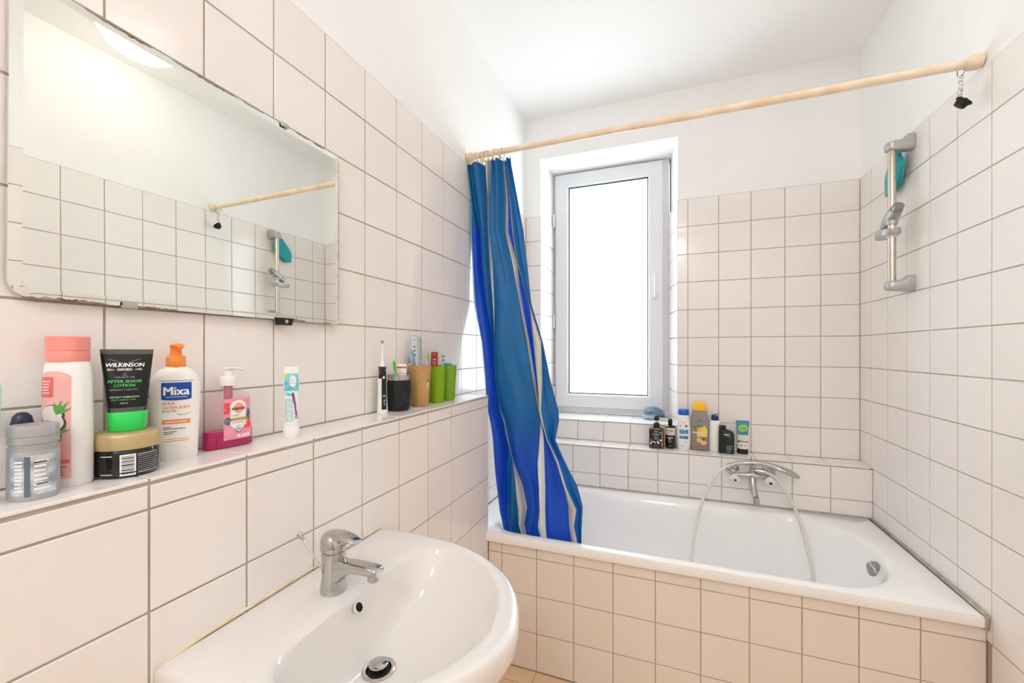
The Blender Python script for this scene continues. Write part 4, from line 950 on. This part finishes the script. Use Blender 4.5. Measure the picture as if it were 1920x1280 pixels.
b = B(); shw.ell(b, 0.004, 0.108, 0.0034, 0.0038, WHT, 0.0020); b.build('button', t); b = B(); shw.rect(b, 0.002, 0.0085, 0.050, 0.056, LG, 0.0018, 3, 2); shw.ell(b, 0.0055, 0.038, 0.002, 0.004, LG, 0.0018); shw.ell(b, 0.0062, 0.028, 0.002, 0.003, LG, 0.0018); b.build('print', t)
b = B(); b.lathe([(0.0058,0.146),(0.0055,0.150),(0.0032,0.160),(0.0026,0.190),(0.0026,0.208)], PVCW, 16); b.lathe([(0.0048,-0.004),(0.0055,-0.001),(0.0055,0.003)], PVCW, 20, c=(0,-0.001,0.214), axis='-y'); bh = b.build('brush_head', t)
b = B()
YL = mat('bristle_yellow', (214,214,60), 0.6); BB = mat('bristle_blue', (70,110,190), 0.6)
for k in range(18):
    a = 2*PI*k/18; b.tube([(0.0043*math.cos(a),-0.004,0.214+0.0043*math.sin(a)),(0.0046*math.cos(a),-0.012,0.214+0.0046*math.sin(a))], 0.0009, YL if k % 6 < 3 else BB if k % 6 == 4 else WHT, 5)
b.build('bristles', bh)['kind'] = 'stuff'

# tumbler and cups
def vessel(name, x, y, r0, r1, h, m, label, cat_, lip=None):
    t = put(name, x, y, LZ, label, cat_)
    th = 0.0014; b = B(); b.lathe([(0.001,0.0),(r0*0.9,0.0),(r0,0.002),(r0+(r1-r0)*0.5,h*0.5),(r1,h),(r1-th,h),(r0+(r1-r0)*0.5-th,h*0.5),(r0-th,0.004),(0.001,0.004)], m, 48, cap=False); b.build('cup_wall' if lip is None else 'cup_body', t, 40); return t
t = put('tumbler', -0.802, 1.108, LZ, 'black insulated tumbler with bare steel rim', 'tumbler')
BKT = mat('black_powder_coat', (18,22,22), 0.5, bump=(500,0.3,0.0004))
b = B(); b.lathe([(0.001,0.0),(0.028,0.0),(0.032,0.003),(0.0345,0.012),(0.0365,0.040),(0.0372,0.096)], BKT, 48); b.build('tumbler_body', t, 50)
b = B(); b.lathe([(0.0366,0.096),(0.0368,0.112),(0.0355,0.1125),(0.034,0.098),(0.030,0.0975),(0.001,0.0970)], mat('brushed_steel', (190,184,178), 0.25, 1.0), 48, cap=False); b.build('steel_rim', t, 30)
b = B()
for a in ((-0.35,0.070),(-0.1,0.036),(0.12,0.024),(0.5,0.050),(0.7,0.030)): b.lathe([(0.0011,0),(0.0008,0.0003)], LG, 8, M=Matrix.Rotation(a[0], 4, 'Z') @ Matrix.Translation((0,-0.0373+0.0016*(a[1]<0.04),a[1])) @ Matrix.Rotation(PI/2, 4, 'X'))
b.build('specks', t)['kind'] = 'stuff'
BEI = mat('beige_translucent_plastic', (226,186,124), 0.35, transl=0.35, noise=((214,172,112), 14, 0.2)); LIM = mat('lime_translucent_plastic', (168,212,40), 0.3, transl=0.45); LIM2 = mat('lime_translucent_plastic_far', (158,208,60), 0.3, transl=0.45)
cb_ = vessel('toothbrush_cup', -0.797, 1.222, 0.0285, 0.0378, 0.138, BEI, 'beige translucent toothbrush cup beside the black tumbler', 'cup')
b = B(); Mt = Matrix.Rotation(0.62, 4, 'Z')
def cup_pt(a, z, r0=0.0285, r1=0.0378, h=0.138, e=0.0004):
    r = r0+(r1-r0)*z/h+e; return (r*math.sin(a), -r*math.cos(a), z)
for z0, z1, m_ in ((0.062,0.083,WHT),(0.083,0.090,NV_)):
    vv = [cup_pt(a, z) for z in (z0, z1) for a in (0.72,0.80,0.88)]; b.add(vv, [(0,1,4,3),(1,2,5,4)], m_)
b.build('sticker', cb_)['label'] = 'small white and navy sticker'
cg1 = vessel('toothbrush_cup', -0.799, 1.330, 0.0275, 0.0350, 0.132, LIM, 'lime green translucent cup right beside the beige one', 'cup')
cg2 = vessel('toothbrush_cup', -0.799, 1.412, 0.0275, 0.0350, 0.132, LIM2, 'lime green translucent cup furthest along the ledge, next to the curtain', 'cup')
# things standing in them; each is built upright then leaned in its cup
def stick(name, cup, off, lean, label, cat_, builder, z0=0.008):
    x, y = cup.location.x+off[0], cup.location.y+off[1]
    t = thing(name, (x, y, LZ+z0), label, cat_); t.rotation_euler = (Matrix.Rotation(face_cam(x, y)+(lean[2] if len(lean) > 2 else 0), 4, 'Z') @ Matrix.Rotation(lean[1], 4, 'Y') @ Matrix.Rotation(lean[0], 4, 'X')).to_euler()
    builder(t); return t
def brush_builder(hm, head, L, bristle, grip=None):
    def f(t):
        b = B(); b.tube([(0,0,0),(0,0,L*0.3),(0,0,L*0.6),(0,0,L*0.8),(0,0,L)], [(0.004,0.005),(0.0045,0.006),(0.003,0.0045),(0.0024,0.003),(0.0024,0.0032)], hm, 12)
        b.tube([(0,0,L-0.006),(0,0,L),(0,0,L+0.012),(0,0,L+0.024),(0,0,L+0.028)], [(0.002,0.003),(0.0024,0.0055),(0.0024,0.0068),(0.0024,0.006),(0.0015,0.003)], head, 14); b.build('handle', t, 60)
        b = B()
        for i in range(7):
            for j in (-1,0,1): b.tube([(j*0.0036,-0.002,L+0.001+i*0.0036),(j*0.0038,-0.0115,L+0.001+i*0.0036)], 0.0015, bristle[(i//2) % len(bristle)], 6)
        b.build('bristles', t)['kind'] = 'stuff'
    return f
LG2 = mat('leaf_lime_plastic', (84,206,40), 0.35)
t_loc = bpy.data.objects['tumbler']
stick('interdental_brush_holder', t_loc, (0.010,-0.028), (0.0,-0.10), 'bright green toothbrush leaning in the black tumbler', 'toothbrush', brush_builder(LG2, LG2, 0.118-0.098+0.012, [LG2]), z0=0.098)
def ptube(t):
    s2 = Shape([(0,0.0135,0.006),(0.03,0.0150,0.0045),(0.042,0.0155,0.0025),(0.047,0.0155,0.0010)], 2.2); b = B(); s2.body(b, PVCW, 32); b.build('tube_body', t)
    b = B(); s2.rect(b, -0.0140, 0.0140, 0.0355, 0.0395, mat('print_crimson', (178,30,52), 0.4), 0.0004, 6, 1); s2.rect(b, -0.0135, 0.0135, 0.0335, 0.0342, mat('print_crimson', ()), 0.0004, 6, 1); s2.rect(b, -0.009, 0.010, 0.0255, 0.0262, PK, 0.0004, 6, 1)
    for x in (-0.006, 0.0, 0.005): s2.ell(b, x, 0.0155, 0.004, 0.0045, PKD, 0.0004, 16); s2.ell(b, x, 0.0150, 0.003, 0.0038, PVCW, 0.0006, 16)
    b.build('label_print', t)
stick('cream_tube', t_loc, (0.004,0.010), (0.0,0.0), 'small white tube with crimson stripes in the black tumbler', 'tube', ptube, z0=0.098)
def strip(w, L, m, marks, ticks=False):
    def f(t):
        b = B(); b.box((0, 0, L/2), (w, 0.0012, L), m, 0.0005); b.build('card', t)
        fl_ = Shape([(0, w/2*1.02, 0.0006), (L, w/2*1.02, 0.0006)], 20); b = B()
        if marks:
            fl_.text(b, 'VITAMIN', 0, L-0.010, 0.0035, INK, w*0.72); fl_.text(b, '100', 0, L-0.024, 0.005, INK, w*0.5)
            for z in (L-0.046, L-0.060, L-0.074): fl_.ell(b, 0.001, z, 0.0052, 0.0050, LG, 0.0005); fl_.ell(b, 0.0015, z, 0.0042, 0.0040, m, 0.0007); fl_.ell(b, 0, z, 0.003, 0.0022, INK, 0.0009, 12, 0.7)
        if ticks:
            for i in range(26): fl_.rect(b, w*0.10 if i % 5 else -w*0.05, w*0.44, L-0.012-i*0.0027, L-0.0113-i*0.0027, INK, 0.0005, 1, 1)
        b.build('print', t)
    return f
CARD = mat('pale_plastic_card', (206,212,218), 0.25); CARD2 = mat('clear_plastic_strip', (198,204,206), 0.2, clear=0.35)
stick('plastic_card', cb_, (-0.004,-0.010), (0.0,-0.055), 'tall pale plastic strip with black symbols in the beige cup', 'strip', strip(0.0185, 0.240, CARD, True))
stick('ruler_strip', cb_, (0.003,-0.001), (0.0,-0.02), 'clear plastic strip with fine ruler marks behind the pale one', 'strip', strip(0.016, 0.228, CARD2, False, True))
STB = mat('steel_blue_plastic', (104,150,172), 0.3)
def razor(t):
    b = B(); b.tube([(0.010,0,0),(0.006,0,0.10),(0.0,0,0.17),(-0.003,0,0.186)], [(0.004,0.005),(0.004,0.006),(0.003,0.004),(0.001,0.001)], STB, 12); b.build('handle', t, 60)
    b = B(); b.box((-0.006,-0.003,0.158), (0.012,0.006,0.018), mat('light_blue_plastic', (130,190,214), 0.3), 0.0015); b.box((-0.005,-0.003,0.174), (0.008,0.006,0.008), mat('light_blue_plastic', ()), 0.0015); b.build('clip', t)
stick('blue_flosser', cb_, (-0.003,-0.019), (0.0,-0.07), 'steel blue plastic dental pick at the left in the beige cup', 'dental tool', razor)
ORB = mat('orange_bristle_plastic', (236,110,50), 0.4)
def orange(t):
    b = B(); b.tube([(0,0,0),(0,0,0.14)], 0.0022, PVCW, 8); b.build('handle', t)
    b = B()
    for i in range(6): b.tube([(0,0,0.138+i*0.004),(0,0,0.1395+i*0.004),(0,0,0.141+i*0.004)], [0.002,0.0052-0.0005*i,0.002], ORB, 10)
    b.build('brush_tip', t)
stick('orange_brush', cb_, (-0.014,-0.014), (0.0,-0.12), 'small orange interdental brush behind the white tube', 'brush', orange)
CLR = mat('frosted_clear_plastic', (222,226,224), 0.15, clear=0.45)
def comb(t):
    b = B(); b.box((0,0,0.085), (0.014,0.003,0.17), CLR, 0.001)
    for i in range(7): b.box((0.0045*(-1)**i,-0.0005,0.125+i*0.006), (0.006,0.0045,0.0022), mat('light_blue_plastic', ()), 0.0006)
    b.build('clear_holder', t)
stick('clear_pick', cb_, (0.010,0.010), (0.0,0.06), 'frosted clear notched dental pick in the beige cup', 'dental tool', comb)
PG = mat('pale_green_handle', (206,224,170), 0.35)
stick('toothbrush', cb_, (0.012,0.018), (0.0,0.04), 'toothbrush with lime green bristles at the right in the beige cup', 'toothbrush', brush_builder(PG, PG, 0.150, [mat('lime_bristle', (180,220,50), 0.6)]))
WT = mat('clear_white_handle', (236,238,238), 0.25)
def redp(t):
    CR = mat('dark_red_wrapper', (150,22,30), 0.4)
    s2 = Shape([(0,0.0105,0.005),(0.12,0.0120,0.004),(0.170,0.0120,0.003),(0.176,0.011,0.001)], 2.5); b = B(); s2.body(b, CR, 28); b.build('wrapper', t)
    b = B()
    s2.ell(b, 0, 0.162, 0.006, 0.006, PKD, 0.0003, 14); s2.ell(b, 0, 0.161, 0.005, 0.005, CR, 0.0005, 14); s2.poly(b, [(-0.007,0.147),(0.007,0.147),(0,0.153)], PK, 0.0004)
    s2.bars(b, -0.007, 0.008, 0.126, 0.144, 5, PK, 0.0004, 0.35, 0.3); b.build('print', t)
stick('floss_packet', cg1, (-0.002,-0.010), (0.0,0.0), 'dark red packet with pale print in the nearer lime cup', 'packet', redp)
def arc(t):
    b = B(); q_ = [Vector((-0.010,0,0.0)), Vector((-0.0105,0,0.12)), Vector((-0.011,0,0.17))]+[Vector((0.011*math.cos(PI-PI*k/10), 0, 0.178+0.011*math.sin(PI*k/10))) for k in range(11)]+[Vector((0.011,0,0.12)), Vector((0.010,0,0))]
    b.tube(q_, [(0.0035,0.0012)]*len(q_), CLR, 8); b.box((0,0,0.09), (0.020,0.0012,0.17), CLEARP); b.build('clear_cover', t, 60)
stick('brush_cover', cg1, (0.004,0.013), (0.0,0.02), 'clear arched plastic cover standing in the nearer lime cup', 'cover', arc)
stick('toothbrush', cg1, (0.006,0.020), (0.0,0.07), 'clear toothbrush with teal bristles in the nearer lime cup', 'toothbrush', brush_builder(WT, WT, 0.143, [mat('teal_bristle', (24,150,156), 0.6), WHT]))
def tealblob(t):
    b = B(); b.lathe([(0.001,0),(0.017,0.002),(0.018,0.10),(0.0195,0.128),(0.016,0.134),(0.001,0.136)], mat('teal_plastic_pot', (30,160,166), 0.35), 24); b.build('pot', t, 50)
stick('teal_pot', cg2, (0.0,0.0), (0.0,0.0), 'teal plastic container inside the furthest lime cup', 'container', tealblob, z0=0.005)

# ------------------------------------------------------------------ bottles on the ledge behind the bath
def put2(name, x, y, label, cat_, rz=None): return put(name, x, y, BZ, label, cat_, rz)
t = put2('pump_bottle', -0.066, 2.412, 'square amber pump bottle with a black label and a coconut drawing', 'bottle')
AMB = mat('amber_plastic', (104,58,36), 0.12, trans=0.3)
sh = Shape([(0,0.036,0.022),(0.003,0.0385,0.0245),(0.100,0.0385,0.0245),(0.108,0.0370,0.0235),(0.112,0.030,0.020),(0.114,0.014,0.014)], 5)
b = B(); sh.body(b, AMB, 48); b.build('bottle_body', t)
b = B(); b.lathe([(0.014,0.112),(0.0165,0.116),(0.017,0.126),(0.014,0.135),(0.008,0.139)], BLACK, 28); b.lathe([(0.0045,0.139),(0.0045,0.150)], mat('clear_white_handle', ()), 16); b.lathe([(0.012,0.150),(0.0135,0.152),(0.0125,0.166),(0.010,0.168)], BLACK, 24)
b.tube([(-0.012,0,0.172),(0,0,0.1735),(0.022,0,0.1735),(0.044,-0.002,0.171)], [(0.003,0.009),(0.0045,0.011),(0.004,0.008),(0.0025,0.004)], BLACK, 12); b.build('pump', t, 50)
b = B(); BL = mat('label_charcoal', (34,34,32), 0.5); CRM = mat('print_cream', (230,218,200), 0.5)
sh.rect(b, -0.0345, 0.0265, 0.014, 0.099, BL, 0.0003, 12, 6); sh.rect(b, 0.0265, 0.0310, 0.014, 0.099, GLD, 0.0003, 2, 6)
sh.ell(b, -0.002, 0.091, 0.011, 0.003, mat('pale_sage', (190,196,180), 0.5), 0.0005); sh.text(b, 'COCONUT', -0.002, 0.074, 0.0065, WHT, 0.038); sh.text(b, 'HAIR & BODY', -0.002, 0.066, 0.005, LG, 0.020); sh.text(b, 'Shampoo', -0.002, 0.057, 0.0055, WHT, 0.024); sh.bars(b, -0.012, 0.010, 0.048, 0.054, 2, LG, 0.0005, 0.4, 0.1)
sh.ell(b, -0.017, 0.025, 0.016, 0.014, WHT, 0.0005, 20, 0.35, 0, 0.5); sh.ell(b, -0.017, 0.025, 0.011, 0.009, BL, 0.0007, 20, 0.35, 0, 0.5); sh.poly(b, [(0.000,0.040),(0.006,0.043),(0.016,0.030),(0.010,0.024)], WHT, 0.0005); sh.ell(b, 0.021, 0.046, 0.006, 0.005, CRM, 0.0005); sh.ell(b, 0.020, 0.087, 0.004, 0.003, CRM, 0.0005); sh.poly(b, [(-0.031,0.048),(-0.028,0.050),(-0.025,0.041),(-0.028,0.040)], CRM, 0.0005); sh.rect(b, -0.010, 0.004, 0.017, 0.019, LG, 0.0006, 4, 1)
b.build('label_print', t)
t = put2('shampoo_bottle', 0.0045, 2.436, 'round black shampoo bottle with a white label top, between the amber and white bottles', 'bottle')
sh = Shape([(0,0.0245,0.0245),(0.003,0.0268,0.0268),(0.112,0.0268,0.0268),(0.119,0.0262,0.0262),(0.123,0.022,0.022),(0.126,0.010,0.010)], 2)
b = B(); sh.body(b, mat('black_gloss_plastic', ()), 40); b.build('bottle_body', t)
b = B(); b.lathe([(0.0105,0.125),(0.0115,0.127),(0.0112,0.150),(0.0095,0.156),(0.006,0.159),(0.001,0.160)], BLACK, 28); b.build('cap', t, 50)
b = B(); sh.rect(b, -0.0245, 0.0245, 0.073, 0.112, mat('print_cream', ()), 0.0003, 14, 4); sh.text(b, 'VITAMIN', -0.003, 0.093, 0.0075, INK, 0.034, bold=0.03); sh.text(b, 'Shampoo', -0.003, 0.083, 0.0055, INK, 0.024); sh.text(b, 'LOTION', -0.003, 0.056, 0.0070, WHT, 0.032, bold=0.03); sh.text(b, 'OIL', -0.003, 0.047, 0.0065, WHT, 0.014, bold=0.03)
sh.bars(b, -0.012, 0.010, 0.034, 0.043, 2, LG, 0.0005, 0.3, 0.1); sh.bars(b, -0.008, 0.008, 0.010, 0.016, 2, LG, 0.0005, 0.3, 0.1); b.build('label_print', t)
t = put2('lotion_bottle', 0.072, 2.440, 'white lotion bottle with bright blue cap and blue label blocks', 'bottle')
sh = Shape([(0,0.0290,0.018),(0.003,0.0310,0.0195),(0.040,0.0355,0.021),(0.090,0.0365,0.021),(0.130,0.0345,0.020),(0.160,0.0300,0.0185),(0.180,0.0265,0.0175),(0.187,0.0250,0.017)], 2.4)
b = B(); sh.body(b, PVCW, 40); b.build('bottle_body', t)
b = B(); b.loft([sring(0.0253,0.0172,0.182,2.4,36), sring(0.0270,0.0182,0.189,2.4,36), sring(0.0265,0.0178,0.211,2.4,36), sring(0.024,0.016,0.2135,2.4,36)], mat('bright_blue_plastic', (10,94,190), 0.3)); b.build('cap', t, 40)
LB = mat('label_azure', (30,134,182), 0.45); LB2 = mat('label_steel', (100,150,180), 0.45)
b = B(); sh.text(b, 'CIEN', -0.002, 0.141, 0.0055, INK, 0.018); sh.ell(b, 0.013, 0.1265, 0.0062, 0.0065, INK, 0.0004); sh.ell(b, 0.013, 0.1265, 0.003, 0.003, LG, 0.0006); sh.ell(b, -0.014, 0.128, 0.005, 0.005, INK, 0.0004, 16, 0, 0.4, 0.8)
sh.rect(b, -0.0205, 0.0235, 0.083, 0.107, LB, 0.0004, 10, 3); sh.rect(b, -0.0205, 0.0, 0.083, 0.096, LB2, 0.0006, 5, 2); sh.rect(b, -0.0205, 0.0235, 0.0565, 0.073, LB, 0.0004, 10, 3); sh.rect(b, -0.0205, 0.002, 0.0565, 0.073, LB2, 0.0006, 5, 2)
sh.bars(b, -0.016, 0.018, 0.099, 0.106, 2, WHT, 0.0008, 0.3, 0.2); sh.bars(b, 0.002, 0.018, 0.086, 0.093, 2, WHT, 0.0008, 0.3, 0.2); sh.ell(b, 0.010, 0.041, 0.005, 0.0035, PK, 0.0004); sh.bars(b, -0.010, 0.010, 0.021, 0.024, 1, LG, 0.0004, 0.5, 0.1); b.build('label_print', t)
t = put2('shower_gel_bottle', 0.152, 2.438, 'tall clear grey shower gel bottle with yellow cap, a little orange gel left', 'bottle')
sh = Shape([(0,0.038,0.021),(0.003,0.0415,0.0235),(0.060,0.0445,0.0245),(0.120,0.0455,0.0245),(0.160,0.0440,0.024),(0.190,0.0385,0.023),(0.210,0.0335,0.0215),(0.217,0.0315,0.0205)], 2.5)
b = B(); sh.body(b, mat('smoky_clear_plastic', (196,190,184), 0.12, clear=0.55), 44); b.build('bottle_body', t)
b = B(); b.loft([sring(0.0370,0.020,0.0015,2.5,40), sring(0.0402,0.0222,0.004,2.5,40), sring(0.0410,0.0226,0.022,2.5,40)], mat('orange_gel', (196,96,28), 0.1, trans=0.2)); b.build('liquid', t)
b = B(); b.loft([sring(0.0320,0.0205,0.211,2.5,40), sring(0.0340,0.0215,0.218,2.5,40), sring(0.0300,0.0200,0.245,2.5,40), sring(0.0265,0.0185,0.254,2.5,40), sring(0.022,0.015,0.2565,2.5,40)], mat('yellow_plastic', (252,200,24), 0.35)); b.build('cap', t, 50)
YLW = mat('print_yellow', (250,206,60), 0.45, noise=((252,222,110), 60, 0.2)); ORF = mat('print_orange_fruit', (240,160,60), 0.45, noise=((250,200,130), 120, 0.1)); 
b = B(); sh.text(b, 'CIEN', -0.001, 0.157, 0.0070, INK, 0.023); sh.rect(b, -0.013, 0.036, 0.078, 0.121, YLW, 0.0004, 12, 4); sh.poly(b, [(-0.004,0.121),(0.006,0.133),(0.013,0.121)], YLW, 0.0004); sh.poly(b, [(0.012,0.121),(0.023,0.136),(0.031,0.121)], YLW, 0.0004)
for x, z, a in ((-0.027,0.126,0.3),(-0.021,0.119,-0.7),(-0.006,0.129,2.0),(0.006,0.131,1.0)): sh.ell(b, x, z, 0.007, 0.0035, LF2, 0.0006, 14, a)
sh.text(b, 'VITAMIN', -0.001, 0.112, 0.0052, INK, 0.026, e=0.0007); sh.text(b, 'Dusche', -0.006, 0.105, 0.0052, INK, 0.018, e=0.0007); sh.rect(b, -0.034, 0.024, 0.092, 0.099, mat('print_pale_pink', (240,214,222), 0.5), 0.0007, 10, 1); sh.rect(b, -0.013, 0.036, 0.0735, 0.078, ORF, 0.0004, 10, 1)
for x, z, r in ((-0.002,0.058,0.013),(0.018,0.046,0.015)):
    sh.ell(b, x, z, r, r*0.95, ORF, 0.0006); sh.ell(b, x, z, r*0.82, r*0.78, mat('print_peach', (250,214,160), 0.5), 0.0008); sh.ell(b, x, z, r*0.7, r*0.66, ORF, 0.0010)
sh.ell(b, 0.018, 0.062, 0.007, 0.007, BLK2, 0.0012); b.build('label_print', t)
t = put2('lotion_bottle', 0.225, 2.441, 'plain white bottle with navy flip cap, behind the black bottle', 'bottle')
b = B(); b.lathe([(0.026,0),(0.029,0.003),(0.0295,0.006),(0.0295,0.140),(0.0285,0.150),(0.024,0.159),(0.016,0.164),(0.014,0.165)], PVCW, 40); b.build('bottle_body', t, 50)
b = B(); NVY = mat('navy_plastic', (26,44,110), 0.3); b.lathe([(0.0165,0.162),(0.0172,0.163),(0.0172,0.184),(0.016,0.186)], NVY, 28); fc = b.build('cap', t, 40)
b = B(); b.loft([[Vector((x*0.0172, y*0.0172, 0.1862+0.0045*(x+1)+dz)) for x, y in [(math.cos(2*PI*k/28), math.sin(2*PI*k/28)) for k in range(28)]] for dz in (0, 0.003)], NVY); b.build('lid', fc, 40)
t = put2('shower_gel_bottle', 0.277, 2.414, 'squat black asymmetrical bottle with its cap at the left, white print', 'bottle')
BG = mat('black_green_plastic', (24,34,28), 0.35)
b = B()
out = [(-0.036,0.004),(-0.033,0.0),(0.031,0.0),(0.035,0.004),(0.036,0.070),(0.0355,0.098),(0.031,0.110),(0.020,0.118),(0.004,0.122),(-0.004,0.123),(-0.032,0.123),(-0.035,0.118)]
def outl_at(k, y): 
    cx, cz = 0.0, 0.06; return [Vector((cx+(x-cx)*k, y, cz+(z-cz)*k)) for x, z in out]
b.loft([outl_at(0.90,0.019), outl_at(0.965,0.0175), outl_at(1.0,0.013), outl_at(1.0,-0.013), outl_at(0.965,-0.0175), outl_at(0.90,-0.019)], BG); b.build('bottle_body', t, 50)
b = B(); b.lathe([(0.0125,0.121),(0.0125,0.126)], BG, 24, c=(-0.018,0,0))
rr_ = []
for z in (0.125, 0.127, 0.140, 0.1425): rr_.append([Vector((-0.018+(0.0155-0.001*(z in (0.125,0.1425))+0.0008*(k % 2))*math.cos(2*PI*k/36), (0.0155+0.0008*(k % 2))*math.sin(2*PI*k/36), z)) for k in range(36)])
b.loft(rr_, BG); b.build('cap', t, 30)
fl_ = Shape([(0,0.05,0.019),(0.15,0.05,0.019)], 30); b = B(); fl_.text(b, 'MENZ', 0.002, 0.094, 0.0080, WHT, 0.026, bold=0.03); fl_.text(b, 'shampoo', 0.009, 0.087, 0.0050, LG, 0.024)
b.build('lettering', t); b = B(); fl_.text(b, 'HAIR & BODY', 0.014, 0.037, 0.0042, WHT, 0.030); fl_.bars(b, 0.0, 0.028, 0.020, 0.034, 4, LG, 0.0004, 0.35, 0.3); fl_.bars(b, 0.0, 0.018, 0.010, 0.013, 1, WHT, 0.0004, 0.6, 0.1); b.build('lettering', t)
t = put2('face_cream_tube', 0.354, 2.436, 'teal and white tube with black cap, rightmost on the bath ledge', 'tube')
sh = Shape([(0.026,0.0245,0.0190),(0.05,0.0255,0.0180),(0.10,0.0280,0.0110),(0.15,0.0305,0.0035),(0.170,0.0318,0.0012)], 2.3)
b = B(); sh.body(b, mat('off_white_laminate', (238,236,226), 0.35), 40); b.build('tube_body', t)
b = B(); b.loft([sring(0.0235,0.0180,0,2.3,36), sring(0.0250,0.0195,0.002,2.3,36), sring(0.0250,0.0195,0.024,2.3,36), sring(0.0240,0.0185,0.0265,2.3,36)], BG); b.build('cap', t, 40)
TL = mat('print_teal', (44,124,150), 0.45, noise=((96,166,180), 160, 0.12)); b = B(); sh.rect(b, -0.0262, 0.0262, 0.096, 0.120, TL, 0.0003, 14, 4); sh.rect(b, -0.0285, 0.0285, 0.120, 0.145, TL, 0.0003, 14, 4); sh.rect(b, -0.0305, 0.0305, 0.145, 0.170, TL, 0.0003, 14, 4)
sh.ell(b, 0.001, 0.131, 0.0205, 0.0165, WHT, 0.0006, 24, 0.3); sh.ell(b, 0.001, 0.131, 0.0190, 0.0150, mat('print_lime', (150,206,40), 0.45), 0.0008, 24, 0.3); sh.text(b, 'alverde', 0.001, 0.1285, 0.0065, LF2, 0.026, e=0.0011, bold=0.03)
sh.text(b, 'VITAMIN', 0.003, 0.083, 0.0065, LG, 0.034); sh.text(b, 'BODY', 0.003, 0.0735, 0.0065, LG, 0.026); sh.rect(b, -0.0225, 0.0235, 0.0600, 0.0665, BG, 0.0004, 12, 1); sh.bars(b, -0.009, 0.019, 0.061, 0.065, 1, WHT, 0.0006, 0.5, 0.1)
sh.ell(b, -0.005, 0.0440, 0.0035, 0.0035, INK, 0.0004); sh.ell(b, 0.012, 0.0435, 0.0035, 0.0035, LG, 0.0004); b.build('label_print', t)

# hairbrush lying on the window sill
GB = mat('grey_blue_plastic', (104,128,146), 0.3); GB2 = mat('pale_blue_plastic', (150,186,206), 0.25)
t = thing('hairbrush', (-0.085, 2.640, NZ0), 'grey blue detangling hairbrush lying on the window sill', 'brush'); t.rotation_euler = (0, 0, 0.12); t.scale = (1.0, 1.0, 1.3)
b = B(); rings = []
for i in range(13):
    u = i/12; x = -0.060+0.120*u; w = 0.030*math.sin(PI*min(0.98, max(0.03, u)))**0.5; zc = 0.030+0.014*math.sin(PI*u*0.9)-0.016*u; hh = 0.006+0.006*math.sin(PI*u)
    rings.append([Vector((x, w*math.cos(a), zc+hh*math.sin(a))) for a in [2*PI*k/20 for k in range(20)]])
b.loft(rings, GB); b.build('brush_body', t, 60)
b = B(); rings = []
for i in range(9):
    u = i/8; x = -0.068+0.085*u; w = 0.012+0.014*math.sin(PI*u)
    rings.append([Vector((x, -0.006+w*math.cos(a), 0.0115+(0.006+0.005*math.sin(PI*u))*math.sin(a))) for a in [2*PI*k/16 for k in range(16)]])
b.loft(rings, GB2); b.box((-0.005,-0.010,0.024), (0.020,0.012,0.030), GB2, 0.003, Euler((0,0.5,0))); b.build('handle', t, 60)
b = B()
for i in range(15):
    for j in range(5):
        u = (i+0.6)/15.5; y = (j-2)*0.0095; x = -0.058+0.116*u; z = 0.030+0.014*math.sin(PI*u*0.9)-0.016*u+0.006+0.006*math.sin(PI*u)*0.7
        if abs(y) > 0.028*math.sin(PI*u)**0.5: continue
        b.tube([(x, y, z-0.003), (x-0.004+0.012*u, y*1.1, z+0.012)], [0.0012,0.0006], GB, 5)
b.build('bristles', t)['kind'] = 'stuff'
t = thing('hair_clip', (-0.030, 2.600, NZ0), 'small cream hair clip on the sill beside the hairbrush', 'hair clip')
b = B(); b.tube([(-0.018,0.004,0.006),(0,0,0.012),(0.020,-0.004,0.008),(0.030,-0.010,0.004)], [(0.003,0.007),(0.005,0.010),(0.004,0.008),(0.003,0.004)], mat('cream_plastic', (220,208,176), 0.4), 14); b.build('clip_body', t, 60)

bpy.context.view_layer.update()
